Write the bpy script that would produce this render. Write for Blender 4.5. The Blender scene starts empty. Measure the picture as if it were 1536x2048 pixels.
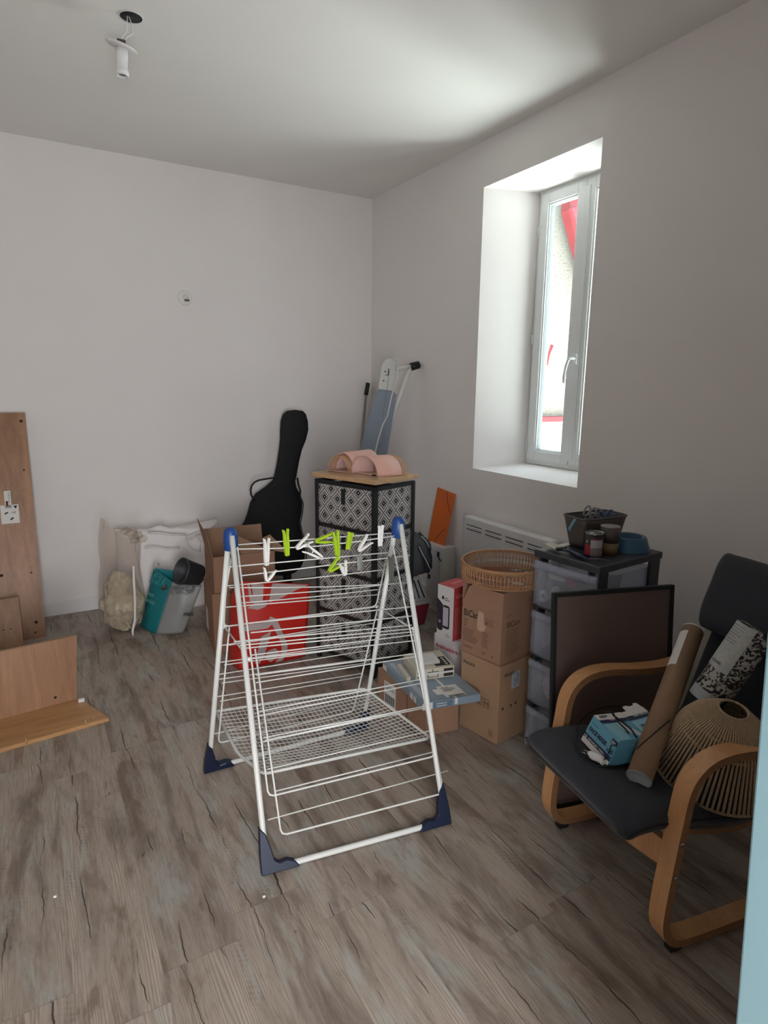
import bpy, bmesh, math, random
from mathutils import Vector, Matrix, noise
random.seed(7)
C = bpy.context.scene.collection
SC = bpy.context.scene

# ------------------------------------------------------------------ camera
FPX, YAW, PITCH, ROLL, EYE = 1225.0, 0.52508, 0.20129, 0.01063, 1.6867
_f = Vector((math.sin(YAW)*math.cos(PITCH), math.cos(YAW)*math.cos(PITCH), -math.sin(PITCH)))
_r0 = Vector((math.cos(YAW), -math.sin(YAW), 0)); _u0 = _r0.cross(_f)
_r = math.cos(ROLL)*_r0 + math.sin(ROLL)*_u0
_u = -math.sin(ROLL)*_r0 + math.cos(ROLL)*_u0
cam_data = bpy.data.cameras.new('camera'); cam = bpy.data.objects.new('camera', cam_data); C.objects.link(cam)
cam_data.sensor_fit = 'HORIZONTAL'; cam_data.sensor_width = 36; cam_data.lens = FPX*36/1536
cam_data.clip_start = 0.02
mw = Matrix((( _r.x, _u.x, -_f.x, 0), (_r.y, _u.y, -_f.y, 0), (_r.z, _u.z, -_f.z, EYE), (0, 0, 0, 1)))
cam.matrix_world = mw
SC.camera = cam
EYEP = Vector((0, 0, EYE))

# ------------------------------------------------------------------ exposure, world, daylight
vs = SC.view_settings
vs.view_transform = 'Standard'; vs.look = 'None'; vs.gamma = 1; vs.use_curve_mapping = False
vs.exposure = 0.95
SC.cycles.max_bounces = 14; SC.cycles.diffuse_bounces = 8; SC.cycles.transparent_max_bounces = 24
SC.cycles.caustics_reflective = False; SC.cycles.caustics_refractive = False
SC.cycles.use_denoising = True; SC.cycles.sample_clamp_indirect = 12

XR, YB, HC = 2.717, 4.944, 3.25          # right wall, back wall, ceiling
XW = 3.125                               # plane of the window frame
world = bpy.data.worlds.new('daylight'); SC.world = world; world.use_nodes = True
nt = world.node_tree; nt.nodes.clear()
wo = nt.nodes.new('ShaderNodeOutputWorld'); bg = nt.nodes.new('ShaderNodeBackground')
tc = nt.nodes.new('ShaderNodeTexCoord'); sx = nt.nodes.new('ShaderNodeSeparateXYZ')
rp = nt.nodes.new('ShaderNodeValToRGB'); mp = nt.nodes.new('ShaderNodeMapRange')
mp.inputs['From Min'].default_value = -1; mp.inputs['From Max'].default_value = 1
nt.links.new(tc.outputs['Generated'], sx.inputs[0]); nt.links.new(sx.outputs['Z'], mp.inputs['Value'])
nt.links.new(mp.outputs[0], rp.inputs[0]); nt.links.new(rp.outputs[0], bg.inputs['Color']); nt.links.new(bg.outputs[0], wo.inputs[0])
cr = rp.color_ramp
cr.elements[0].position = 0.0; cr.elements[0].color = (1.22, 1.21, 1.22, 1)      # sunlit paving below
cr.elements[1].position = 1.0; cr.elements[1].color = (0.2, 0.22, 0.26, 1)    # sky overhead
e = cr.elements.new(0.40); e.color = (0.78, 0.77, 0.78, 1)
e = cr.elements.new(0.50); e.color = (0.27, 0.265, 0.265, 1)
e = cr.elements.new(0.60); e.color = (0.22, 0.23, 0.26, 1)
az = nt.nodes.new('ShaderNodeMath'); az.operation = 'MULTIPLY_ADD'      # the +Y side of the street lies in the sun, the -Y side in shade
nt.links.new(sx.outputs['Y'], az.inputs[0]); az.inputs[1].default_value = 8.5; az.inputs[2].default_value = 13.0
nt.links.new(az.outputs[0], bg.inputs['Strength'])
pl = bpy.data.lights.new('window_portal', 'AREA'); pl.shape = 'RECTANGLE'; pl.size = 1.86; pl.size_y = 0.80
pl.cycles.is_portal = True
po = bpy.data.objects.new('window_portal', pl); C.objects.link(po)
po.location = (XW+0.07, 2.95, 2.06); po.rotation_euler = (0, math.radians(90), 0)   # -Z looks to -X
# added fill light, unseen in the hallway behind the camera, brightens the room
dl = bpy.data.lights.new('hallway_fill', 'AREA'); dl.shape = 'RECTANGLE'; dl.size = 0.9; dl.size_y = 2.0
dl.energy = 60; dl.color = (0.95, 0.97, 1.0)
do = bpy.data.objects.new('hallway_fill', dl); C.objects.link(do)
do.location = (-0.12, -1.2, 1.2); do.rotation_euler = (math.radians(90), 0, math.radians(-40))

# ------------------------------------------------------------------ points from the survey of the room
def ray(px, py): return _f + (px-768)/FPX*_r - (py-1024)/FPX*_u
def PZ(px, py, z=0.0): d = ray(px, py); return EYEP + d*((z-EYE)/d.z)
def PX(px, py, x): d = ray(px, py); return EYEP + d*(x/d.x)
def PY(px, py, y): d = ray(px, py); return EYEP + d*(y/d.y)
def PD(px, py, h): d = ray(px, py); return EYEP + d*(h/math.hypot(d.x, d.y))
def PP(px, py, p0, n): d = ray(px, py); return EYEP + d*((Vector(p0)-EYEP).dot(n)/d.dot(n))
def HD(p): return math.hypot(p[0], p[1])

# ------------------------------------------------------------------ materials
def lin(h):
    h = h.lstrip('#'); v = [int(h[i:i+2], 16)/255 for i in (0, 2, 4)]
    return tuple(((c/12.92) if c <= 0.04045 else ((c+0.055)/1.055)**2.4) for c in v) + (1,)
MATS = {}
def mat(name, col, rough=0.6, metal=0.0, bump=0.0, bscale=60, mottle=0.0, mscale=8, coat=0, alpha=None, trans=0, stretch=None, sheen=0):
    if name in MATS: return MATS[name]
    m = bpy.data.materials.new(name); m.use_nodes = True; t = m.node_tree; b = t.nodes['Principled BSDF']
    c = lin(col) if isinstance(col, str) else tuple(col)+(1,)
    b.inputs['Base Color'].default_value = c; b.inputs['Roughness'].default_value = rough; b.inputs['Metallic'].default_value = metal
    if coat: b.inputs['Coat Weight'].default_value = coat
    if sheen: b.inputs['Sheen Weight'].default_value = sheen
    if trans: b.inputs['Transmission Weight'].default_value = trans
    tcn = t.nodes.new('ShaderNodeTexCoord'); mpn = t.nodes.new('ShaderNodeMapping')
    t.links.new(tcn.outputs['Object'], mpn.inputs[0])
    if stretch: mpn.inputs['Scale'].default_value = stretch
    if mottle:
        n = t.nodes.new('ShaderNodeTexNoise'); n.inputs['Scale'].default_value = mscale; n.inputs['Detail'].default_value = 6
        t.links.new(mpn.outputs[0], n.inputs['Vector'])
        mr = t.nodes.new('ShaderNodeMapRange'); mr.inputs['From Min'].default_value = 0.25; mr.inputs['From Max'].default_value = 0.75
        mr.inputs['To Min'].default_value = 1-mottle; mr.inputs['To Max'].default_value = 1+mottle*0.6
        t.links.new(n.outputs[0], mr.inputs[0])
        mx = t.nodes.new('ShaderNodeVectorMath'); mx.operation = 'SCALE'; mx.inputs[0].default_value = c[:3]
        t.links.new(mr.outputs[0], mx.inputs['Scale']); t.links.new(mx.outputs[0], b.inputs['Base Color'])
    if bump:
        n2 = t.nodes.new('ShaderNodeTexNoise'); n2.inputs['Scale'].default_value = bscale; n2.inputs['Detail'].default_value = 4
        t.links.new(mpn.outputs[0], n2.inputs['Vector'])
        bm_ = t.nodes.new('ShaderNodeBump'); bm_.inputs['Strength'].default_value = bump; bm_.inputs['Distance'].default_value = 0.004
        t.links.new(n2.outputs[0], bm_.inputs['Height']); t.links.new(bm_.outputs[0], b.inputs['Normal'])
    MATS[name] = m; return m
def clear_mat(name, tint, t_amount, rough=0.3, body='#ffffff'):
    """thin clear or milky plastic / glass: part see-through, part surface"""
    if name in MATS: return MATS[name]
    m = bpy.data.materials.new(name); m.use_nodes = True; t = m.node_tree; b = t.nodes['Principled BSDF']; o = t.nodes['Material Output']
    b.inputs['Base Color'].default_value = lin(body); b.inputs['Roughness'].default_value = rough
    tr = t.nodes.new('ShaderNodeBsdfTransparent'); tr.inputs[0].default_value = lin(tint)
    mx = t.nodes.new('ShaderNodeMixShader'); mx.inputs[0].default_value = 1-t_amount
    t.links.new(tr.outputs[0], mx.inputs[1]); t.links.new(b.outputs[0], mx.inputs[2]); t.links.new(mx.outputs[0], o.inputs[0])
    MATS[name] = m; return m

class X:
    """tiny math-node expression helper"""
    def __init__(s, t, sock): s.t, s.s = t, sock
    def _n(s, op, *a, clamp=False):
        n = s.t.nodes.new('ShaderNodeMath'); n.operation = op; n.use_clamp = clamp
        for i, v in enumerate(a):
            if isinstance(v, X): s.t.links.new(v.s, n.inputs[i])
            else: n.inputs[i].default_value = v
        return X(s.t, n.outputs[0])
    def __add__(s, o): return s._n('ADD', s, o)
    def __sub__(s, o): return s._n('SUBTRACT', s, o)
    def __rsub__(s, o): return s._n('SUBTRACT', o, s)
    def __mul__(s, o): return s._n('MULTIPLY', s, o)
    __radd__ = __add__; __rmul__ = __mul__
    def __truediv__(s, o): return s._n('DIVIDE', s, o)
    def floor(s): return s._n('FLOOR', s)
    def frac(s): return s._n('FRACT', s)
    def abs(s): return s._n('ABSOLUTE', s)
    def sin(s): return s._n('SINE', s)
    def mod(s, o): return s._n('FLOORED_MODULO', s, o)
    def lt(s, o): return s._n('LESS_THAN', s, o)
    def gt(s, o): return s._n('GREATER_THAN', s, o)
    def eq(s, o): return s._n('COMPARE', s, o, 0.25)
    def min(s, o): return s._n('MINIMUM', s, o)
    def max(s, o): return s._n('MAXIMUM', s, o)
    def clamp(s): return s._n('ADD', s, 0.0, clamp=True)
    def step(s, a, b):
        n = s.t.nodes.new('ShaderNodeMapRange'); n.interpolation_type = 'SMOOTHSTEP'
        s.t.links.new(s.s, n.inputs[0]); n.inputs[1].default_value = a; n.inputs[2].default_value = b; return X(s.t, n.outputs[0])
def xvec(t, x, y, z):
    n = t.nodes.new('ShaderNodeCombineXYZ')
    for i, v in enumerate((x, y, z)):
        if isinstance(v, X): t.links.new(v.s, n.inputs[i])
        else: n.inputs[i].default_value = v
    return n.outputs[0]
def xnoise(t, v, scale=1, detail=3, rough=0.5, dist=0):
    n = t.nodes.new('ShaderNodeTexNoise'); t.links.new(v, n.inputs['Vector']); n.inputs['Scale'].default_value = scale
    n.inputs['Detail'].default_value = detail; n.inputs['Roughness'].default_value = rough; n.inputs['Distortion'].default_value = dist
    return X(t, n.outputs[0])
def xmix(t, f, a, b):
    n = t.nodes.new('ShaderNodeMix'); n.data_type = 'RGBA'
    if isinstance(f, X): t.links.new(f.s, n.inputs[0])
    else: n.inputs[0].default_value = f
    for i, v in ((6, a), (7, b)):
        if isinstance(v, tuple): n.inputs[i].default_value = v
        else: t.links.new(v, n.inputs[i])
    return n.outputs[2]
def newmat(name):
    m = bpy.data.materials.new(name); m.use_nodes = True; t = m.node_tree; b = t.nodes['Principled BSDF']
    tcn = t.nodes.new('ShaderNodeTexCoord'); sp = t.nodes.new('ShaderNodeSeparateXYZ'); t.links.new(tcn.outputs['Object'], sp.inputs[0])
    MATS[name] = m
    return m, t, b, X(t, sp.outputs[0]), X(t, sp.outputs[1]), X(t, sp.outputs[2]), tcn.outputs['Object']
def set_bump(t, b, h, strength=0.3, dist=0.002):
    n = t.nodes.new('ShaderNodeBump'); n.inputs['Strength'].default_value = strength; n.inputs['Distance'].default_value = dist
    t.links.new(h.s, n.inputs['Height']); t.links.new(n.outputs[0], b.inputs['Normal'])

def floor_material():
    m, t, b, x, y, z, ov = newmat('weathered_oak_planks')
    W, L = 0.232, 1.26
    xs = x - 0.199
    row = (xs/W).floor(); u = (xs/W).frac()
    off = ((row*12.9898).sin()*43758.5).frac()
    yy = y - 1.60 + off*L
    colm = (yy/L).floor(); v = (yy/L).frac()
    rnd = ((row*7.13 + colm*3.77 + 1.3).sin()*23421.6).frac()
    rnd2 = ((row*3.13 + colm*9.17 + 4.3).sin()*13421.6).frac()
    px = x + rnd*7; py = y + rnd2*11
    grain = xnoise(t, xvec(t, px*150, py*9, rnd*9), 1, 5, 0.65, 0.6)
    rings = xnoise(t, xvec(t, px*9, py*0.9, rnd*5), 1, 2, 0.5, 0.6)
    ringl = ((px*760 + rings*60).sin()*0.5 + 0.5)
    big = xnoise(t, xvec(t, px*10, py*1.7, rnd*3), 1, 5, 0.65, 0.5)
    patch = xnoise(t, xvec(t, px*9, py*2.6, rnd2*6), 1, 5, 0.62, 0.4)
    crack = None
    for (uc, s1, s2) in ((0.27, 0.0, 3.1), (0.74, 7.7, 5.9)):
        wob = (xnoise(t, xvec(t, rnd*31+s1, py*1.3, s2), 1, 3, 0.6) - 0.5)*0.55 + (xnoise(t, xvec(t, rnd*17+s2, py*22, s1), 1, 2, 0.6) - 0.5)*0.07
        gate = xnoise(t, xvec(t, rnd2*13+s2, py*2.6, s1+1), 1, 2, 0.7)
        wid = (gate - 0.47)*0.10
        k = 1 - ((u - uc - wob).abs()/(wid.max(0.0005))).step(0.35, 1.0)
        k = k*gate.step(0.49, 0.53)
        crack = k if crack is None else crack.max(k)
    saw = ((y*330 + x*150 + grain*3).sin()*0.5 + 0.5)*xnoise(t, xvec(t, px*10, py*2.2, 3.3), 1, 2).step(0.56, 0.66)*(grain.step(0.45, 0.6))
    knot = xnoise(t, xvec(t, px*26, py*13, 1.7), 1, 2).step(0.72, 0.80)
    c = xmix(t, big.step(0.3, 0.7), lin('#5f544c'), lin('#9a8e83'))
    c = xmix(t, patch.step(0.50, 0.66)*0.75, c, lin('#8b8a84'))
    c = xmix(t, (1-patch).step(0.54, 0.70)*0.8, c, lin('#59483b'))
    c = xmix(t, grain.step(0.42, 0.75)*0.42, c, lin('#4d4037'))
    c = xmix(t, ringl*big.step(0.50, 0.60)*0.42, c, lin('#4d4036'))
    c = xmix(t, saw*0.30, c, lin('#453b34'))
    c = xmix(t, knot*0.65, c, lin('#33271f'))
    c = xmix(t, crack*0.9, c, lin('#231a14'))
    tone = rnd*0.20 + 1.42
    vm = t.nodes.new('ShaderNodeVectorMath'); vm.operation = 'SCALE'; t.links.new(c, vm.inputs[0]); t.links.new(tone.s, vm.inputs['Scale'])
    seam = (u.lt(0.006) + v.lt(0.0016)).clamp()
    c2 = xmix(t, seam*0.35, vm.outputs[0], lin('#a39a90'))
    c2 = xmix(t, (v.lt(0.0025)*0.28 + (1-u).lt(0.006)*0.30).clamp(), c2, lin('#3c322b'))
    t.links.new(c2, b.inputs['Base Color'])
    rr = grain*0.2 + 0.36; t.links.new(rr.s, b.inputs['Roughness'])
    set_bump(t, b, (1-crack)*0.7 + grain*0.35 - seam*0.6, 0.35, 0.0012)
    return m
def plaster(name, col):
    return mat(name, col, 0.85, bump=0.10, bscale=110, mottle=0.015, mscale=3)
def wood_mat(name, c1, c2, axis='z', rough=0.5, scale=1.0):
    m, t, b, x, y, z, ov = newmat(name)
    a = {'x': (x, y, z), 'y': (y, x, z), 'z': (z, x, y)}[axis]
    n = xnoise(t, xvec(t, a[0]*1.3*scale, a[1]*14*scale, a[2]*14*scale), 1, 4, 0.6, 0.6)
    g = xnoise(t, xvec(t, a[0]*6*scale, a[1]*160*scale, a[2]*160*scale), 1, 3, 0.6)
    c = xmix(t, n.step(0.3, 0.7), lin(c1), lin(c2))
    c = xmix(t, g.step(0.45, 0.75)*0.22, c, tuple(q*0.5 for q in lin(c1)[:3])+(1,))
    t.links.new(c, b.inputs['Base Color']); b.inputs['Roughness'].default_value = rough
    return m

# ------------------------------------------------------------------ mesh helpers
class MB:
    def __init__(s, M=None): s.bm = bmesh.new(); s.M = M or Matrix.Identity(4)
    def _add(s, sub, smooth=False):
        for f in sub.faces: f.smooth = smooth
        sub.transform(s.M)
        me = bpy.data.meshes.new('t'); sub.to_mesh(me); s.bm.from_mesh(me); bpy.data.meshes.remove(me); sub.free(); return s
    def box(s, c, size, rot=None, bevel=0, seg=2):
        b = bmesh.new(); bmesh.ops.create_cube(b, size=1); bmesh.ops.scale(b, vec=size, verts=b.verts)
        if bevel: bmesh.ops.bevel(b, geom=b.edges[:], offset=bevel, segments=seg, affect='EDGES', profile=0.5)
        if rot is not None: bmesh.ops.transform(b, matrix=rot.to_4x4(), verts=b.verts)
        bmesh.ops.translate(b, vec=c, verts=b.verts); return s._add(b)
    def hexa(s, p, bevel=0):      # 8 points: bottom 4 then top 4
        b = bmesh.new(); v = [b.verts.new(q) for q in p]
        for f in ((3, 2, 1, 0), (4, 5, 6, 7), (0, 1, 5, 4), (1, 2, 6, 5), (2, 3, 7, 6), (3, 0, 4, 7)): b.faces.new([v[i] for i in f])
        bmesh.ops.recalc_face_normals(b, faces=b.faces)
        if bevel: bmesh.ops.bevel(b, geom=b.edges[:], offset=bevel, segments=2, affect='EDGES', profile=0.5)
        return s._add(b)
    def quadbox(s, o, a, b_, h, bevel=0):   # corner o, edge vectors a, b_, h
        o, a, b_, h = map(Vector, (o, a, b_, h))
        return s.hexa([o, o+a, o+a+b_, o+b_, o+h, o+a+h, o+a+b_+h, o+b_+h], bevel)
    def prism(s, poly, d, bevel=0, smooth=False):   # poly: 3D points, extruded by vector d
        b = bmesh.new(); v = [b.verts.new(q) for q in poly]; f = b.faces.new(v)
        r = bmesh.ops.extrude_face_region(b, geom=[f]); bmesh.ops.translate(b, vec=d, verts=[q for q in r['geom'] if isinstance(q, bmesh.types.BMVert)])
        bmesh.ops.recalc_face_normals(b, faces=b.faces)
        if bevel: bmesh.ops.bevel(b, geom=b.edges[:], offset=bevel, segments=1, affect='EDGES', profile=0.5)
        return s._add(b, smooth)
    def tube(s, pts, r, n=8, closed=False, flat=None):
        pts = [Vector(p) for p in pts]; N = len(pts); b = bmesh.new(); rings = []
        rad = r if isinstance(r, (list, tuple)) else [r]*N
        up = None
        for i in range(N):
            a = pts[(i-1) % N] if (i > 0 or closed) else pts[i]; c = pts[(i+1) % N] if (i < N-1 or closed) else pts[i]
            d = (c-a)
            d = d.normalized() if d.length > 1e-9 else Vector((0, 0, 1))
            if up is None:
                up = Vector((0, 0, 1)) if abs(d.z) < 0.9 else Vector((1, 0, 0))
            sd = d.cross(up).normalized(); up = sd.cross(d).normalized()
            ring = []
            for k in range(n):
                an = 2*math.pi*(k+0.5)/n; ring.append(b.verts.new(pts[i] + sd*math.cos(an)*rad[i] + up*math.sin(an)*rad[i]*(flat or 1)))
            rings.append(ring)
        for i in range(N if closed else N-1):
            A, B = rings[i], rings[(i+1) % N]
            for k in range(n): b.faces.new((A[k], A[(k+1) % n], B[(k+1) % n], B[k]))
        if not closed: b.faces.new(rings[0][::-1]); b.faces.new(rings[-1])
        bmesh.ops.recalc_face_normals(b, faces=b.faces)
        return s._add(b, n > 5)
    def lathe(s, prof, n=32, o=(0, 0, 0), axis=None, a0=0, a1=2*math.pi, thick=0):   # prof [(r,z)]
        o = Vector(o); M3 = Vector((0, 0, 1)).rotation_difference(Vector(axis)).to_matrix() if axis is not None else Matrix.Identity(3)
        full = abs(a1-a0-2*math.pi) < 1e-6; b = bmesh.new(); rings = []
        cnt = n if full else n+1
        for (r, z) in prof:
            if r < 1e-6 and full: rings.append([b.verts.new(o + M3 @ Vector((0, 0, z)))]); continue
            rings.append([b.verts.new(o + M3 @ Vector((r*math.cos(a0+(a1-a0)*k/n), r*math.sin(a0+(a1-a0)*k/n), z))) for k in range(cnt)])
        for A, B in zip(rings, rings[1:]):
            for k in range(n):
                k2 = (k+1) % cnt
                if len(A) == 1 and len(B) == 1: continue
                if len(A) == 1: b.faces.new((A[0], B[k], B[k2]))
                elif len(B) == 1: b.faces.new((A[k], A[k2], B[0]))
                else: b.faces.new((A[k], A[k2], B[k2], B[k]))
        bmesh.ops.recalc_face_normals(b, faces=b.faces)
        if thick: bmesh.ops.solidify(b, geom=b.faces[:], thickness=thick)
        return s._add(b, True)
    def grid(s, fn, nu, nv, closed_u=False, thick=0, smooth=True, cap=False):    # fn(u,v)->Vector
        b = bmesh.new(); cu = nu if closed_u else nu+1
        V = [[b.verts.new(fn(i/nu, j/nv)) for i in range(cu)] for j in range(nv+1)]
        for j in range(nv):
            for i in range(nu): b.faces.new((V[j][i], V[j][(i+1) % cu], V[j+1][(i+1) % cu], V[j+1][i]))
        if cap and closed_u: b.faces.new(V[0][::-1]); b.faces.new(V[-1])
        bmesh.ops.recalc_face_normals(b, faces=b.faces)
        if thick: bmesh.ops.solidify(b, geom=b.faces[:], thickness=thick)
        return s._add(b, smooth)
    def face(s, pts):
        b = bmesh.new(); b.faces.new([b.verts.new(p) for p in pts]); return s._add(b)
    def build(s, name, m, parent=None, root=None):
        me = bpy.data.meshes.new(name)
        R = root or parent
        if R is not None:
            while R.parent: R = R.parent
            s.bm.transform(R.matrix_basis.inverted())
        s.bm.to_mesh(me); s.bm.free(); me.materials.append(m)
        ob = bpy.data.objects.new(name, me); C.objects.link(ob)
        if parent is not None: ob.parent = parent
        return ob
def tag(o, label, cat, group=None, kind=None):
    if label: o['label'] = label
    if cat: o['category'] = cat
    if group: o['group'] = group
    if kind: o['kind'] = kind
    return o
def thing(name, label, cat, loc, group=None, rz=0):
    o = bpy.data.objects.new(name, None); C.objects.link(o); o.location = loc; o.rotation_euler = (0, 0, rz)
    o.matrix_basis = Matrix.Translation(loc) @ Matrix.Rotation(rz, 4, 'Z'); o.empty_display_size = 0.05
    return tag(o, label, cat, group)
def struct(name, mb, m, parent=None):
    o = mb.build(name, m, parent)
    o['kind'] = 'structure'; return o
def copy_thing(o):
    c = o.copy(); C.objects.link(c)
    for ch in [q for q in bpy.data.objects if q.parent == o]:
        d = ch.copy(); C.objects.link(d); d.parent = c
        for g in [q for q in bpy.data.objects if q.parent == ch]:
            k = g.copy(); C.objects.link(k); k.parent = d
    return c
class Face:
    """a flat face seen from outside: origin at its lower left corner, u to the right, v up"""
    def __init__(s, o, u, v, lift=0.0007):
        s.o = Vector(o); s.u = Vector(u).normalized(); s.v = Vector(v).normalized(); s.n = s.u.cross(s.v).normalized(); s.lift = lift
    def pt(s, a, b, k=1): return s.o + s.u*a + s.v*b + s.n*s.lift*k
    def rect(s, mb, a, b, w, h, k=1): mb.face([s.pt(a, b, k), s.pt(a+w, b, k), s.pt(a+w, b+h, k), s.pt(a, b+h, k)]); return mb
    def poly(s, mb, pts, k=1): mb.face([s.pt(a, b, k) for a, b in pts]); return mb
    def M(s, a, b, k=1, rot=0):
        p = s.pt(a, b, k); u, v, n = s.u, s.v, s.n
        M = Matrix(((u.x, v.x, n.x, p.x), (u.y, v.y, n.y, p.y), (u.z, v.z, n.z, p.z), (0, 0, 0, 1)))
        return M @ Matrix.Rotation(rot, 4, 'Z')
def text_into(mb, face, body, a, b, size, k=1.3, rot=0, bold=0.0, sx=1.0, flip=False):
    cu = bpy.data.curves.new('t', 'FONT'); cu.body = body; cu.size = size; cu.offset = bold
    ob = bpy.data.objects.new('t', cu); C.objects.link(ob); bpy.context.view_layer.update()
    me = bpy.data.meshes.new_from_object(ob.evaluated_get(bpy.context.evaluated_depsgraph_get()))
    me.transform(face.M(a, b, k, rot) @ Matrix.Diagonal((sx, 1, 1, 1)))
    mb.bm.from_mesh(me); bpy.data.objects.remove(ob); bpy.data.curves.remove(cu); bpy.data.meshes.remove(me)
    return mb
def lines_into(mb, face, a, b, w, n, pitch, h, k=1, seed=1):
    rr = random.Random(seed)
    for i in range(n):
        ww = w*(0.55+0.45*rr.random()); x = a
        while x < a+ww:
            wl = w*(0.04+0.1*rr.random()); face.rect(mb, x, b-i*pitch, min(wl, a+ww-x), h, k); x += wl+w*0.018
    return mb

# ================================================================== THE ROOM
m_wall = plaster('wall_paint', '#e6e2e0'); m_ceil = plaster('ceiling_paint', '#e6e4e0')
m_white = mat('white_lacquer', '#dedede', 0.35); m_pvc = mat('white_pvc', '#dde0e0', 0.3)
m_black = mat('matt_black', '#15161a', 0.6); m_blackp = mat('black_plastic', '#1b1c1f', 0.4)
m_chrome = mat('steel', '#b8b8b8', 0.25, 1.0)
m_card = mat('cardboard', '#96735c', 0.85, mottle=0.06, mscale=14, bump=0.05, bscale=200)
m_card2 = mat('cardboard_pale', '#9f7f63', 0.85, mottle=0.06, mscale=12, bump=0.05, bscale=200)
m_cardin = mat('cardboard_inside', '#8f6f59', 0.9, mottle=0.05)
m_ink = mat('black_ink', '#2b2622', 0.8); m_inkb = mat('brown_ink', '#5c4433', 0.85)
m_paper = mat('white_paper', '#d9d7d2', 0.7); m_tape = clear_mat('packing_tape', '#e0d8cc', 0.6, 0.2, '#c9b79c')
XL, YN = -2.3, -0.35
struct('floor', MB().box(((XL+XR)/2+0.2, (YN+YB)/2-0.6, -0.05), (XR-XL+1.2, YB-YN+1.9, 0.1)), floor_material())
struct('ceiling', MB().box(((XL+XR)/2+0.2, (YN+YB)/2-0.6, HC+0.05), (XR-XL+1.2, YB-YN+1.9, 0.1)), m_ceil)
struct('wall_back', MB().box(((XL+XR)/2, YB+0.06, HC/2), (XR-XL+0.9, 0.12, HC)), m_wall)
struct('wall_left', MB().box((XL-0.06, (YN+YB)/2, HC/2), (0.12, YB-YN+0.3, HC)), m_wall)
# near wall with the open doorway the picture is taken from
nw = MB(); nw.box(((XL-0.5)/2, YN-0.05, HC/2), (-0.5-XL, 0.1, HC)); nw.box(((0.78+XR)/2, YN-0.05, HC/2), (XR-0.78, 0.1, HC))
nw.box((0.14, YN-0.05, (2.08+HC)/2), (1.28, 0.1, HC-2.08)); struct('wall_front', nw, m_wall)
hw = MB(); hw.box((-0.56, -0.9, 1.3), (0.1, 1.1, 2.6)); hw.box((0.86, -0.9, 1.3), (0.1, 1.1, 2.6)); hw.box((0.15, -0.9, 2.65), (1.6, 1.1, 0.1)); hw.box((0.15, -1.5, 1.3), (1.6, 0.1, 2.6))
struct('wall_hallway', hw, m_wall)
# right wall, thick masonry with a splayed window recess
XO = XW+0.10
yl0, yl1, yr0, yr1, zb0, zb1, zt0, zt1 = 3.436, 3.336, 2.469, 2.569, 1.127, 1.159, 2.968, 2.976
def wallpiece(mb, ring_in, ring_out): mb.hexa([ring_in[0], ring_in[1], ring_out[1], ring_out[0], ring_in[3], ring_in[2], ring_out[2], ring_out[3]])
wr = MB(); y0, y1 = YN-0.1, YB+0.12
def V3(*a): return Vector(a)
wr.hexa([V3(XR, y0, 0), V3(XO, y0, 0), V3(XO, y1, 0), V3(XR, y1, 0), V3(XR, y0, zb0), V3(XO, y0, zb1), V3(XO, y1, zb1), V3(XR, y1, zb0)])
wr.hexa([V3(XR, y0, zt0), V3(XO, y0, zt1), V3(XO, y1, zt1), V3(XR, y1, zt0), V3(XR, y0, HC), V3(XO, y0, HC), V3(XO, y1, HC), V3(XR, y1, HC)])
wr.hexa([V3(XR, yl0, zb0), V3(XO, yl1, zb1), V3(XO, y1, zb1), V3(XR, y1, zb0), V3(XR, yl0, zt0), V3(XO, yl1, zt1), V3(XO, y1, zt1), V3(XR, y1, zt0)])
wr.hexa([V3(XR, y0, zb0), V3(XO, y0, zb1), V3(XO, yr1, zb1), V3(XR, yr0, zb0), V3(XR, y0, zt0), V3(XO, y0, zt1), V3(XO, yr1, zt1), V3(XR, yr0, zt0)])
struct('wall_right', wr, m_wall)
struct('baseboard_back', MB().box(((XL+XR)/2, YB-0.0075, 0.05), (XR-XL, 0.015, 0.10), bevel=0.003), m_white)
struct('baseboard_right', MB().box((XR-0.0075, (YN+YB)/2, 0.05), (0.015, YB-YN-0.03, 0.10), bevel=0.003), m_white)
struct('baseboard_left', MB().box((XL+0.0075, (YN+YB)/2, 0.05), (0.015, YB-YN-0.03, 0.10), bevel=0.003), m_white)
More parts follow.
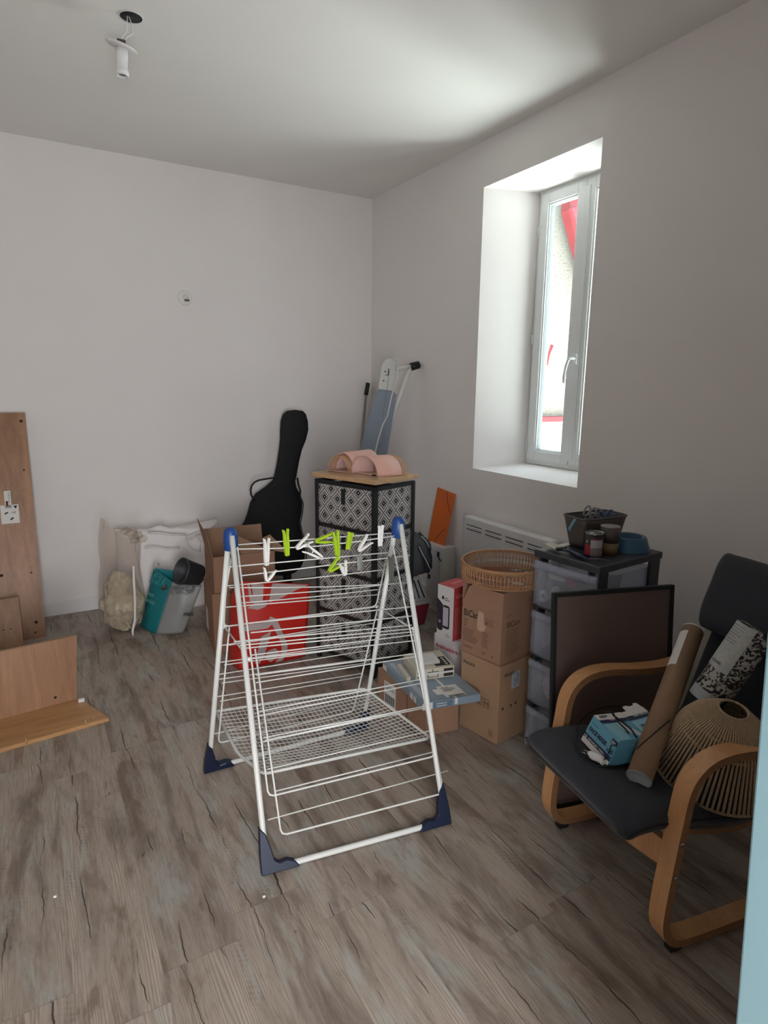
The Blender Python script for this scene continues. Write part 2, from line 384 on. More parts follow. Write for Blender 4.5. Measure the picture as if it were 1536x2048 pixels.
# window: fixed frame, two sashes, panes, handle
win = bpy.data.objects.new('window_1', None); C.objects.link(win); win.matrix_basis = Matrix.Translation((XW, 2.95, 1.16)); win['kind'] = 'structure'
def ringframe(mb, x, y0, y1, z0, z1, w, d, bev=0.004):
    for (ya, yb, za, zb) in ((y0, y0+w, z0, z1), (y1-w, y1, z0, z1), (y0+w, y1-w, z0, z0+w), (y0+w, y1-w, z1-w, z1)):
        mb.box((x, (ya+yb)/2, (za+zb)/2), (d, yb-ya, zb-za), bevel=bev)
ff = MB(); ringframe(ff, XW+0.04, 2.565, 3.34, 1.155, 2.98, 0.035, 0.08); ff.build('window_frame', m_pvc, win)
m_glass = clear_mat('window_glass', '#f4fbf8', 0.93, 0.02, '#ffffff')
m_gasket = mat('gasket', '#7d8486', 0.5)
for nm, (ya, yb) in (('far', (2.928, 3.318)), ('near', (2.583, 2.922))):
    sh = MB(); zz0, zz1 = 1.185, 2.952; w = 0.066; xa = XW+0.02
    ringframe(sh, xa, ya, yb, zz0, zz1, w, 0.065, 0.006)
    so = sh.build('sash', m_pvc, win)
    bd = MB(); ringframe(bd, xa, ya+w-0.004, yb-w+0.004, zz0+w-0.004, zz1-w+0.004, 0.014, 0.045, 0.002); bd.build('glazing_bead', m_pvc, so)
    gk = MB(); ringframe(gk, xa+0.004, ya+w+0.008, yb-w-0.008, zz0+w+0.008, zz1-w-0.008, 0.004, 0.034, 0); gk.build('gasket', m_gasket, so)
    MB().box((xa+0.006, (ya+yb)/2, (zz0+zz1)/2), (0.004, yb-ya-2*w-0.02, zz1-zz0-2*w-0.02)).build('pane', m_glass, so)
MB().box((XW-0.016, 2.908, 2.06), (0.014, 0.040, 1.70), bevel=0.004).build('cover_strip', m_pvc, win)
hn = MB(); hn.box((XW-0.030, 2.905, 1.875), (0.014, 0.028, 0.07), bevel=0.006)
hn.tube([(XW-0.035, 2.905, 1.878), (XW-0.075, 2.906, 1.880), (XW-0.083, 2.915, 1.868), (XW-0.080, 2.932, 1.83), (XW-0.076, 2.945, 1.79), (XW-0.076, 2.950, 1.75), (XW-0.078, 2.945, 1.725)], [0.009, 0.009, 0.010, 0.010, 0.009, 0.009, 0.008], 10)
hn.build('window_handle', m_pvc, win)
for z in (1.28, 2.02, 2.72):
    MB().tube([(XW-0.012, 3.326, z-0.035), (XW-0.012, 3.326, z+0.035)], 0.007, 8).build('hinge', m_pvc, win)
# exterior: rough rendered wing wall of the house next door, red shutter, shutter hook, red ledge
m_render, t_, b_, x_, y_, z_, ov_ = newmat('rough_render')
nz = xnoise(t_, xvec(t_, x_*60, y_*60, z_*60), 1, 3, 0.6); b_.inputs['Base Color'].default_value = lin('#e9e4dc'); b_.inputs['Roughness'].default_value = 0.95
t_.links.new(xmix(t_, nz.step(0.52, 0.66)*0.8, lin('#8d8980'), lin('#46433d')), b_.inputs['Base Color']); set_bump(t_, b_, nz, 0.8, 0.01)
m_red = mat('red_shutter_paint', '#7a1220', 0.4)
struct('wall_outside', MB().box((6.6, 5.2, 1.0), (5.6, 0.2, 9.0)), m_render)
tr = bpy.data.objects.new('window_shutter', None); C.objects.link(tr); tr.matrix_basis = Matrix.Translation((3.3, 4.2, 1.2))
tag(tr, 'red painted shutter beam and rail outside the window, above the sunlit rough wall', 'shutter')
a1, a2 = PY(1122, 425, 5.0), PY(1158, 560, 5.0); b1, b2 = PY(1180, 410, 5.0), PY(1180, 560, 5.0)
MB().prism([a1, a2, a2+Vector((0.5, 0, -0.7)), b1+Vector((0.6, 0, 0.25)), a1+Vector((0.0, 0, 0.12))], Vector((0, -0.12, 0))).build('awning_panel', m_red, tr)
MB().prism([a1+V3(-0.03, -0.13, 0), a2+V3(-0.03, -0.13, 0), a2+V3(0.04, -0.13, -0.0), a1+V3(0.06, -0.13, 0.02)], Vector((0, -0.05, 0))).build('awning_edge', mat('red_edge', '#8e2632', 0.5), tr)
q1, q2 = PY(1086, 836, 5.05), PY(1140, 840, 5.05)
MB().box(((q1.x+q2.x)/2+0.2, 5.06, (q1.z+q2.z)/2), (q2.x-q1.x+0.7, 0.08, 0.06), bevel=0.005).build('rail', m_red, tr)
s1, s2 = PX(1106, 430, 3.29), PX(1077, 890, 3.29)
MB().box((3.29, s1.y+0.012, 1.95), (0.006, 0.006, 1.86)).build('shutter_edge', m_red, tr)
h0 = PX(1104, 690, 3.45); h1 = PX(1096, 720, 3.45)
MB().tube([h0, (h0+h1)/2+V3(0, 0.005, 0), h1, h1-V3(0, 0, 0.04)], [0.014, 0.012, 0.008, 0.006], 8).build('shutter_hook', m_red, tr)
# open door leaf right beside the camera
m_door = mat('door_paint', '#5f777c', 0.5)
dr = struct('door_1', MB().hexa([V3(0.703, 0.268, 0.008), V3(0.745, 0.262, 0.008), V3(0.80, -0.33, 0.008), V3(0.758, -0.335, 0.008),
                     V3(0.659, 0.360, 2.05), V3(0.701, 0.354, 2.05), V3(0.80, -0.33, 2.05), V3(0.758, -0.335, 2.05)], 0.003), m_door)

# ================================================================== CEILING AND WALL FITTINGS
cw = thing('ceiling_lamp_socket', 'bare white lamp socket with round plate hanging by its wires from the ceiling hole', 'lamp socket', (0.5, 3.0, 2.98))
dH = 2.93   # distance of the fitting
hc = PZ(262, 33, HC); dH = HD(hc)
def L(px, py, dd=0.0): return PD(px, py, dH+dd)
cpos = L(243, 93); axis = Vector((0.05, -0.02, 1)).normalized()
tilt = (L(243, 93)-L(240, 140)).normalized()
tl2 = Vector((0.10, 0.10, 1)).normalized(); side = _r.copy()
nrm = (Vector((0, 0, 1))*1.0 + side*0.28 - Vector((_f.x, _f.y, 0))*0.12).normalized()
MB().lathe([(0, 0.004), (0.035, 0.007), (0.060, 0.004), (0.066, 0.0), (0.060, -0.005), (0.03, -0.006), (0, -0.006)], 36, cpos, nrm).build('ceiling_plate', m_white, cw)
ad = Vector((0.0, 0.0, -1)) - side*0.04
sk = MB(); sk.lathe([(0.0, 0.0), (0.026, 0.0), (0.026, 0.045), (0.023, 0.05), (0.023, 0.085), (0.027, 0.09), (0.028, 0.112), (0.022, 0.112), (0.020, 0.06), (0, 0.06)], 24, cpos+ad*0.004, ad)
sk.build('socket_shell', m_white, cw)
MB().lathe([(0.0, 0.0), (0.019, 0.0), (0.019, 0.002), (0, 0.002)], 16, cpos+ad*0.105, ad).build('socket_mouth', mat('socket_inside', '#8a8078', 0.7), cw)
MB().box(cpos+Vector((0, 0, 0.017)), (0.035, 0.022, 0.016), bevel=0.003).build('terminal_block', mat('brown_bakelite', '#4b3b33', 0.5), cw)
for ox, bl in ((0.0, 0.012), (0.012, 0.03)):
    p0 = cpos+Vector((ox, 0, 0.022)); p3 = hc+Vector((-0.015+ox*0.5, 0, 0.0))
    pts = [p0, p0*0.85+p3*0.15+Vector((bl*0.2, 0, 0)), p0*0.6+p3*0.4+Vector((bl, 0, 0)), p0*0.3+p3*0.7+Vector((bl*0.6, 0, 0)), p3]
    MB().tube(pts, 0.0022, 6).build('wire', m_white, cw)
jh = thing('ceiling_junction_hole', 'round black junction hole cut in the ceiling above the bare lamp socket', 'ceiling hole', hc)
MB().lathe([(0, 0.0), (0.046, 0.0), (0.046, 0.0015), (0, 0.0015)], 32, hc-Vector((0, 0, 0.0022))).build('recess', m_black, jh)
MB().lathe([(0.046, 0), (0.050, 0), (0.050, 0.003), (0.046, 0.003)], 32, hc-Vector((0, 0, 0.004))).build('rim', m_white, jh)
wp = thing('wall_outlet_cover', 'small round white wall cover with a short bent wire, high on the back wall', 'wall plate', (1.113, YB-0.006, 2.327))
wc = Vector((1.113, YB, 2.327)); ym = Vector((0, -1, 0))
MB().lathe([(0, 0.009), (0.045, 0.008), (0.052, 0.004), (0.054, 0.0), (0, 0)], 32, wc, ym).build('plate', m_wall, wp)
MB().tube([wc+V3(-0.012, -0.008, 0.0), wc+V3(-0.010, -0.03, 0.02), wc+V3(0.004, -0.034, 0.026), wc+V3(0.014, -0.03, 0.012), wc+V3(0.012, -0.025, -0.006)], 0.004, 8).build('wire', m_white, wp)
MB().box(wc+V3(0.008, -0.026, -0.018), (0.036, 0.012, 0.014), bevel=0.002).build('terminal_block', mat('brown_bakelite2', '#5a4b43', 0.5), wp)

# radiator under the window
rd = thing('electric_radiator', 'white wall panel heater with two rows of louvre slots, mounted under the window', 'radiator', (XR-0.05, 2.97, 0.35))
ry0, ry1, rz0, rz1 = 2.54, 3.39, 0.34, 0.803
bodyp = MB(); bodyp.box((XR-0.062, (ry0+ry1)/2, (rz0+rz1)/2), (0.076, ry1-ry0, rz1-rz0), bevel=0.012, seg=3); bodyp.build('front_panel', m_white, rd)
MB().box((XR-0.012, (ry0+ry1)/2, (rz0+rz1)/2), (0.022, ry1-ry0-0.1, rz1-rz0-0.1)).build('wall_bracket', m_white, rd)
slx = XR-0.1005
lip = MB(); dk = MB()
for k in range(4):
    ya = ry1-0.035-k*0.205
    for zz in (0.745, 0.715):
        dk.box((slx, ya-0.085, zz), (0.002, 0.165, 0.008), bevel=0.0009); lip.box((slx-0.001, ya-0.085, zz-0.008), (0.008, 0.165, 0.006), bevel=0.002)
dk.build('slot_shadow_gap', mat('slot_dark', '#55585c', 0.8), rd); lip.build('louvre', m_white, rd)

# ================================================================== WOODEN PANELS, LEFT
m_oakv = wood_mat('oak_veneer_upright', '#8a6448', '#a67c5b', 'z', 0.45); m_oakx = wood_mat('oak_veneer_flat', '#a57a50', '#bf9365', 'x', 0.45)
m_chip = mat('chipboard_edge', '#a58767', 0.9, mottle=0.25, mscale=220); m_hole = mat('drill_hole', '#2a1c14', 0.9)
wb = thing('furniture_board', 'tall oak veneer board with sticker labels, leaning upright against the back wall', 'board', (-0.2, 4.55, 0))
nB = Vector((0, -1, -(4.90-4.54)/1.5*-1)).normalized()
P0 = Vector((-0.022, 4.53, 0.0)); P1 = PY(50, 825, 4.90); hv = P1-P0; nB = hv.cross(Vector((1, 0, 0))).normalized(); nB = nB if nB.y < 0 else -nB
MB().quadbox(P0, Vector((-0.62, -0.03, 0)), -nB*0.018, hv).build('panel', m_oakv, wb)
fb = Face(P0+Vector((-0.62, -0.03, 0)), Vector((0.62, 0.03, 0)), hv, 0.0012)
def onb(px, py):
    q = PP(px, py, P0, nB)-fb.o; return q.dot(fb.u), q.dot(fb.v)
hl = None
for (px, py, r) in ((32, 846, 0.010), (40, 944, 0.006), (60, 1149, 0.006), (72, 1248, 0.010), (71, 1268, 0.006), (0, 1154, 0.010)):
    a, b = onb(px, py); hl = MB(); fb.poly(hl, [(a+r*math.cos(t), b+r*math.sin(t)) for t in [k*math.pi/6 for k in range(12)]]); hl.build('drill_hole', m_hole, wb)
def sticker(px0, py0, w, h): a, b = onb(px0, py0); return a, b, w, h
a, b = onb(4, 1020); st = MB(); fb.rect(st, a, b, 0.038, 0.115, 1); so = st.build('sticker', m_paper, wb)
s2 = MB(); fb.rect(s2, a+0.006, b+0.012, 0.014, 0.035, 1.8); s2.build('red_print', mat('dark_red_print', '#5b1f1f', 0.7), so)
s3 = MB(); lines_into(s3, fb, a+0.022, b+0.10, 0.012, 9, 0.008, 0.003, 1.8); s3.build('print', m_ink, so)
a, b = onb(-2, 1052); st = MB(); fb.rect(st, a, b, 0.105, 0.125, 1); so = st.build('sticker', m_paper, wb)
s3 = MB(); fb.poly(s3, [(a+0.075, b+0.118), (a+0.098, b+0.118), (a+0.088, b+0.095)], 1.8)
fb.poly(s3, [(a+0.025, b+0.062), (a+0.045, b+0.075), (a+0.038, b+0.08), (a+0.02, b+0.07)], 1.8); fb.poly(s3, [(a+0.055, b+0.02), (a+0.075, b+0.035), (a+0.065, b+0.042), (a+0.05, b+0.028)], 1.8)
text_into(s3, fb, 'LEE', a+0.062, b+0.066, 0.022, 1.8, sx=0.8); s3.build('print', m_ink, so)
# short board leaning in front of it
sb = thing('short_shelf_board', 'short oak veneer shelf leaning on the tall board, behind the standing panel', 'board', (-0.3, 4.3, 0))
e1 = PY(47, 1285, 4.35); e2 = PY(36, 1194, 4.47)
h2 = e2-Vector((e1.x, e1.y, 0.0)); n2 = h2.cross(Vector((1, 0, 0))).normalized(); n2 = n2 if n2.y < 0 else -n2
MB().quadbox(Vector((e1.x, e1.y, 0)), Vector((-0.5, -0.02, 0)), -n2*0.018, h2).build('panel', m_oakv, sb)
f2 = Face(Vector((e1.x-0.5, e1.y-0.02, 0)), Vector((1, 0.04, 0)), h2, 0.001)
for (px, py) in ((7, 1260), (22, 1257)):
    q = PP(px, py, Vector((e1.x, e1.y, 0)), n2)-f2.o; a, b = q.dot(f2.u), q.dot(f2.v); hl = MB(); f2.poly(hl, [(a+0.005*math.cos(k), b+0.005*math.sin(k)) for k in range(6)]); hl.build('drill_hole', m_hole, sb)
# corner unit: standing panel + floor panel
cu = thing('disassembled_shelf_corner', 'two oak veneer panels joined in an L, one flat on the floor, one standing', 'shelf panels', (0.0, 3.3, 0))
R0 = V3(0.224, 3.163, 0); R1 = V3(0.100, 3.470, 0); uL = Vector((-1, -0.12, 0)).normalized()
MB().quadbox(R0, uL*1.1, R1-R0, V3(0, 0, 0.02), 0.001).build('floor_panel', m_oakx, cu)
sp0 = V3(0.095, 3.450, 0.02)
stp = MB().quadbox(sp0, uL*1.0, V3(-0.003, 0.018, 0), V3(0.030, 0.03, 0.345), 0.0008).build('standing_panel', m_oakv, cu)
MB().quadbox(sp0+V3(0.030, 0.031, 0.3455), uL*1.0, V3(-0.003, 0.0165, 0), V3(0, 0, 0.0012)).build('chipboard_edge', m_chip, stp)
fs = Face(sp0+uL*1.0, -uL, V3(0, 0.08, 1), 0.002); hl = MB(); fs.poly(hl, [(0.90+0.008*math.cos(k), 0.04+0.008*math.sin(k)) for k in range(6)]); hl.build('cam_hole', m_hole, stp)
MB().box(V3(0.115, 3.405, 0.029), (0.030, 0.022, 0.017), bevel=0.003).build('plastic_joint', m_white, cu)
for (px, py) in ((188, 1438), (172, 1448), (53, 1486)):
    q = PZ(px, py+4, 0.02); MB().tube([q+V3(0, 0.01, 0), q+V3(0, 0.01, 0.028)], 0.004, 8).build('dowel', mat('dowel_wood', '#b08a60', 0.7), cu)

# small white crumbs on the floor
for k, (px, py) in enumerate(((110, 1795), (528, 1795))):
    tag(MB().box(PZ(px, py)+V3(0, 0, 0.004), (0.010, 0.007, 0.007), bevel=0.002).build('white_crumb', m_white), ['tiny white crumb on the floor below the wooden panels, nearest the left edge', 'tiny white crumb on the floor in front of the drying rack foot'][k], 'crumb', 'white crumbs on the floor')

# ================================================================== DRYING RACK
m_tube = mat('white_coated_tube', '#d3d4d0', 0.35); m_blue = mat('blue_cap_plastic', '#17407e', 0.4); m_navy = mat('navy_foot_plastic', '#0d1b36', 0.45)
aL, aR = V3(0.613, 2.190, 1.145), V3(1.268, 2.072, 1.145)
FL, FR, BL, BR = V3(0.590, 1.815, 0.012), V3(1.285, 1.712, 0.012), V3(0.560, 2.500, 0.012), V3(1.322, 2.47, 0.012)
rk = thing('drying_rack', 'white folding clothes airer with blue caps and navy feet, mid floor', 'drying rack', (0.93, 2.1, 0))
fd = Vector((0, -0.018, 0)); bd_ = Vector((0, 0.018, 0))
def frame_tube(a, f1, f2, b, off, nm):
    def rnd(p, q, r, s=0.05):   # rounded corner at q
        d1 = (p-q).normalized()*s; d2 = (r-q).normalized()*s
        return [q+d1, q+d1*0.4+d2*0.1, q+d1*0.1+d2*0.4, q+d2]
    pts = [a+off] + rnd(a+off, f1, f2) + rnd(f1, f2, b+off) + [b+off]
    return MB().tube(pts, 0.0105, 12).build(nm, m_tube, rk)
frame_tube(aL, FL, FR, aR, fd, 'front_frame'); frame_tube(aL, BL, BR, aR, bd_, 'rear_frame')
for a in (aL, aR):
    cp = MB(); cp.lathe([(0.0, 0.030), (0.015, 0.027), (0.024, 0.015), (0.027, -0.01), (0.027, -0.055), (0.023, -0.058)], 20, a)
    cp.build('top_cap', m_blue, rk)
# moulded corner feet
def foot(q, along, up):
    al = along.normalized(); u = up.normalized(); n = al.cross(u).normalized()
    prof = [(-0.022, -0.012), (0.115, -0.012), (0.10, 0.010), (0.072, 0.022), (0.045, 0.018), (0.028, 0.032), (0.020, 0.075), (0.006, 0.125), (-0.014, 0.150), (-0.022, 0.05)]
    MB().prism([q + al*a + u*b - n*0.016 for a, b in prof], n*0.032, bevel=0.003).build('corner_foot', m_navy, rk)
foot(FL, FR-FL, aL-FL); foot(FR, FL-FR, aR-FR); foot(BL, BR-BL, aL-BL); foot(BR, BL-BR, aR-BR)
# planes of the front and rear legs
def plane(a, b, c): n = (b-a).cross(c-a).normalized(); return a, n
pf = plane(FL+V3(0, -.004, 0), FR+V3(0, -.004, 0), aL+fd); pb = plane(BL, BR, aL+bd_)
def F_(px, py): return PP(px, py, *pf)
def B_(px, py): return PP(px, py, *pb)
def c2(x, y): return (400+x/2.954, 1020+y/2.954)       # from the 520 px close-up of the airer
def c3(x, y): return (400+x/2.954, 1400+y/2.954)
def c6(x, y): return (400+x/6.4, 1030+y/6.4)
RW = 0.0026
def wire(p, q, nm='drying_wire', r=RW, sag=0.0):
    m_ = (p+q)/2+Vector((0, 0, -sag))
    pts = [p, p*0.75+q*0.25+Vector((0, 0, -sag*0.7)), m_, p*0.25+q*0.75+Vector((0, 0, -sag*0.7)), q] if sag else [p, q]
    MB().tube(pts, r, 6).build(nm, m_tube, rk)
def U_frame(pts, nm, r=0.0036):
    out = [pts[0]]
    for i in range(1, len(pts)-1):
        p, q, s = pts[i-1], pts[i], pts[i+1]; d1 = (p-q).normalized()*0.02; d2 = (s-q).normalized()*0.02
        out += [q+d1, q+(d1+d2)*0.28, q+d2]
    out.append(pts[-1]); MB().tube(out, r, 8).build(nm, m_tube, rk)
# front wings
U_frame([F_(*c6(480, 410)), F_(*c3(404, 572)), F_(*c3(1393, 330)), F_(786, 1092)], 'wing_frame')
U_frame([F_(*c6(705, 1715)), F_(*c3(480, 800)), F_(*c3(1440, 550)), F_(*c2(1255, 690))], 'wing_frame')
# rear wings
U_frame([B_(*c6(400, 560)), B_(*c6(330, 960)), B_(*c2(140, 690)), B_(*c2(1040, 570)), B_(*c2(1100, 300)), B_(*c2(1150, 170))], 'wing_frame')
U_frame([B_(*c6(375, 1440)), B_(*c2(108, 1378)), B_(*c2(905, 1190)), B_(*c2(1045, 600))], 'wing_frame')
# top rods, gently sagging
def pair(p, q, d=0): wire(p, q, sag=d)
wire(PY(*c6(440, 385), 2.19), PD(784, 1066, HD(aR)-0.0), sag=0.0)
wire(F_(*c6(445, 437)), F_(*c2(1165, 150)), sag=0.016)
front_lines = [((528, 660), (1115, 255), 0.0), ((540, 775), (1110, 290), 0.0), ((550, 912), (1090, 350), 0.004), ((560, 1120), (1085, 435), 0.0),
               ((330, 1178), (1050, 470), -0.0)]
for (l, r_, sg) in [((365, 665), (1108, 252), 0.0), ((525, 778), (1240, 268), 0.0)]: wire(F_(*c6(*l)), F_(*c2(*r_)), sag=sg)
for (l, r_, sg) in [((330, 908), (1095, 352), 0.004), ((375, 930), (1240, 430), 0.008), ((525, 1043), (1180, 432), 0.006), ((540, 1125), (1050, 470), 0.004), ((330, 1180), (1060, 500), 0.0)]:
    wire(B_(*c6(*l)), B_(*c2(*r_)), sag=sg)
for (l, ry) in [((150, 690), 572), ((130, 800), 650), ((155, 800), 668), ((116, 900), 780), ((143, 915), 800), ((108, 972), 830), ((112, 1000), 880), ((130, 1022), 905), ((100, 1103), 965), ((118, 1130), 985), ((76, 1325), 1115)]:
    r_ = (905+(1190-ry)*0.2373, ry)
    wire(B_(*c2(*l)), B_(*c2(*r_)))
for (l, r_) in [((290, 668), (1240, 572)), ((300, 725), (1262, 625)), ((200, 778), (1250, 680)), ((235, 800), (1265, 700)), ((250, 818), (1272, 718)), ((300, 858), (1280, 735)), ((310, 878), (1282, 770)), ((330, 975), (1290, 845)), ((330, 1020), (1297, 862)),
                ((350, 1190), (1305, 1000)), ((352, 1215), (1312, 1022)), ((375, 1345), (1350, 1155)), ((372, 1368), (1345, 1165))]:
    wire(F_(*c2(*l)), F_(*c2(*r_)))
for (l, r_) in [((440, 540), (1385, 305)), ((400, 708), (1465, 418)), ((385, 240), (1330, 35)), ((395, 410), (1365, 180))]:
    wire(F_(*c3(*l)), F_(*c3(*r_)))
# side links between front and rear legs
wire(B_(*c2(145, 690)), F_(*c2(292, 885)), 'side_link', 0.0032); wire(B_(*c2(1045, 572)), F_(*c2(1262, 705)), 'side_link', 0.0032)
for p in (B_(*c2(147, 690)), B_(*c2(1046, 572)), F_(*c2(1262, 700)), F_(*c2(292, 880))):
    MB().lathe([(0, -0.008), (0.007, -0.006), (0.007, 0.006), (0, 0.008)], 10, p, Vector((1, 0, 0))).build('clip', m_tube, rk)
# mesh tray between the legs
def onleg(foot_, apex, z): t = (z-foot_.z)/(apex.z-foot_.z); return foot_+(apex-foot_)*t
zt = 0.245
T1 = PZ(431, 1423, 0.25); T2 = PZ(476, 1507, 0.205); T3 = PZ(527, 1548, 0.225); T4 = PZ(861, 1476, 0.225); T5 = PZ(730, 1377, 0.25)
T25 = T2+(T4-T3)*0.98+(T5-T4)*0.0
T6 = T2 + (T5-T1)
U_frame([T1, T2, T3, T4, T5, T1+V3(0.003, 0, 0)], 'tray_frame', 0.0065)
grid = MB(); NU, NV = 36, 20
def trayp(u, v):   # u left-right, v rear-front
    Lp = T1+(T2-T1)*(v/0.62) if v < 0.62 else T2+(T3-T2)*((v-0.62)/0.38)
    Rp = T5+(T4-T5)*v
    p = Lp+(Rp-Lp)*u; p.z -= 0.03*math.sin(math.pi*u)*math.sin(math.pi*v); return p
for j in range(1, NV): grid.tube([trayp(k/14, j/NV) for k in range(15)], 0.0014, 4)
for i in range(1, NU): grid.tube([trayp(i/NU, k/8) for k in range(9)], 0.0014, 4)
grid.build('wire_mesh', m_tube, rk)

# clothes pegs
def peg(label, px, py, d, ang, opened, colr, yawp=0.0, size=0.075, grp='clothes pegs on the airer', plane_=None):
    base = PP(px, py, *(plane_ or pf))+Vector((0, -0.004, 0)) if d is None else PD(px, py, d)
    m_ = mat('peg_'+colr, {'green': '#a4c81e', 'white': '#e6e6e2', 'grey': '#8b8d8a', 'darkgrey': '#55584f'}[colr], 0.4)
    R = Matrix.Translation(base) @ Matrix.Rotation(yawp, 4, 'Z') @ Matrix.Rotation(math.radians(ang), 4, 'Y')
    t = thing('clothes_peg', label, 'clothes peg', base, grp)
    L_ = size; op = opened*0.9
    for sgn in (-1, 1):
        M = R @ Matrix.Translation((0, 0, -L_*0.42)) @ Matrix.Rotation(sgn*op*0.5, 4, 'Y') @ Matrix.Translation((0, 0, L_*0.42)) @ Matrix.Translation((sgn*0.0042, 0, 0))
        mb = MB(M); w = 0.0062
        prof = [(-0.0036, -L_*0.5), (0.0030, -L_*0.5), (0.0048, -L_*0.3), (0.0056, 0), (0.0046, L_*0.32), (0.0074, L_*0.47), (0.0050, L_*0.5), (0.0006, L_*0.45), (-0.0036, L_*0.1), (-0.0040, 0)]
        mb.prism([Vector((x_*sgn, -w, z_)) for x_, z_ in prof], Vector((0, 2*w, 0)), bevel=0.0008); mb.build('peg_arm', m_, t)
    sp = MB(R); sp.tube([(0.008*math.cos(k*0.9), -0.006+0.0022*k*0.6, 0.008*math.sin(k*0.9)) for k in range(10)], 0.0009, 5); sp.build('spring', m_chrome, t)
    return t
pk = c2
peg('white peg standing upright across the top two rods, leftmost peg at the top', *pk(391, 245), None, 2, 0.06, 'white', 0.3, 0.105)
peg('light green peg standing upright, leftmost of the green pegs', *pk(508, 190), None, -3, 0.05, 'green', 0.3, 0.105)
peg('white peg tilted up to the right on the top rod, beside the leftmost green peg', *pk(612, 192), None, 62, 0.35, 'white', 0.1, 0.075)
peg('white peg slanting down to the right from the second rod, between green pegs', *pk(668, 252), None, -55, 0.22, 'white', 0.1, 0.095)
peg('light green peg lying almost level on the top rod, pointing left', *pk(735, 172), None, 88, 0.35, 'green', 0.2, 0.085)
peg('light green peg hanging upright over the second rod, middle of the green pegs', *pk(806, 208), None, -6, 0.08, 'green', 0.3, 0.12)
peg('small light green peg leaning right behind the top rod, rightmost green peg', *pk(880, 180), None, 18, 0.12, 'green', 0.5, 0.07)
peg('white peg slanting on the second rod beside the rightmost green peg', *pk(970, 200), None, 55, 0.5, 'white', 0.2, 0.075)
peg('white peg upright on the rods just left of the right blue cap', *pk(1064, 150), None, 3, 0.1, 'white', 0.4, 0.085)
peg('white peg opened in a V on the fourth wire, lowest white peg on the left', *pk(405, 375), None, 20, 0.9, 'white', 0.1, 0.055)
peg('light green peg opened on the third wire, lowest green peg', *pk(795, 328), None, 60, 0.5, 'green', 0.2, 0.065)
peg('small white peg hanging below the lowest green peg', *pk(846, 342), None, -12, 0.35, 'white', 0.2, 0.06)
peg('light grey peg hanging on the third wire over the patterned drawers', *pk(940, 310), None, 2, 0.12, 'grey', 0.6, 0.06)
peg('dark grey long peg hanging upright by the right rear leg', *pk(1128, 348), None, -2, 0.08, 'darkgrey', 0.4, 0.115)

# ================================================================== PATTERNED CHEST OF DRAWERS
ux = Vector((0.335, -0.942, 0)).normalized(); vx = Vector((0.942, 0.335, 0)).normalized()
D0 = V3(1.466, 3.368, 0); DW, DD, DH = 0.485, 0.365, 1.16
def dp(a, b, z): return D0+ux*a+vx*b+Vector((0, 0, z))
ds = thing('drawer_chest', 'tall chest with four black and white diamond patterned fabric drawers and a wooden top', 'chest of drawers', D0+ux*0.24+vx*0.18)
def pattern_material():
    m = bpy.data.materials.new('diamond_weave_fabric'); m.use_nodes = True; t = m.node_tree; b = t.nodes['Principled BSDF']
    tcn = t.nodes.new('ShaderNodeUVMap'); sp = t.nodes.new('ShaderNodeSeparateXYZ'); t.links.new(tcn.outputs[0], sp.inputs[0])
    u, v = X(t, sp.outputs[0]), X(t, sp.outputs[1]); cell = 0.0078; N = 14.0
    p = (u/cell).floor(); q = (v/cell).floor()
    def dd(a, c): return ((p+a).mod(N)-N/2+0.0).abs() + ((q+c).mod(N)-N/2+0.0).abs()
    d = dd(0.0, 0.0).min(dd(N/2, N/2))
    blk = (d.eq(1.0)+d.eq(2.0)+d.eq(4.0)+d.eq(6.0)).clamp() if False else (d.eq(1.0)+d.eq(2.0)*0.0+d.eq(4.0)+d.eq(7.0)+d.eq(2.0)*((p-q).mod(2.0)).lt(3)).clamp()
    t.links.new(xmix(t, blk, lin('#efebe8'), lin('#100e15')), b.inputs['Base Color']); b.inputs['Roughness'].default_value = 0.9
    return m
m_pat = pattern_material()
def uvpanel(name, o, du, dv, dn, parent, m, bul=0.0, r=0.004):
    """fabric panel with uv in metres; o lower left corner seen from outside"""
    me = bpy.data.meshes.new(name); bm = bmesh.new(); uvl = bm.loops.layers.uv.new('UVMap')
    nu, nv = 10, 10; V = []
    for j in range(nv+1):
        for i in range(nu+1):
            a, c = i/nu, j/nv; k = bul*(math.sin(math.pi*a)*math.sin(math.pi*c))**0.5 if bul else 0
            V.append(bm.verts.new(o+du*a+dv*c+dn.normalized()*k))
    for j in range(nv):
        for i in range(nu):
            ids = [j*(nu+1)+i, j*(nu+1)+i+1, (j+1)*(nu+1)+i+1, (j+1)*(nu+1)+i]; f = bm.faces.new([V[q] for q in ids]); f.smooth = True
            for lp, (a, c) in zip(f.loops, ((i, j), (i+1, j), (i+1, j+1), (i, j+1))): lp[uvl].uv = (a/nu*du.length+o.z*0.0, c/nv*dv.length+o.z)
    bmesh.ops.solidify(bm, geom=bm.faces[:], thickness=r)
    R = parent
    while R.parent: R = R.parent
    bm.transform(R.matrix_basis.inverted()); bm.to_mesh(me); bm.free(); me.materials.append(m)
    ob = bpy.data.objects.new(name, me); C.objects.link(ob); ob.parent = parent; return ob
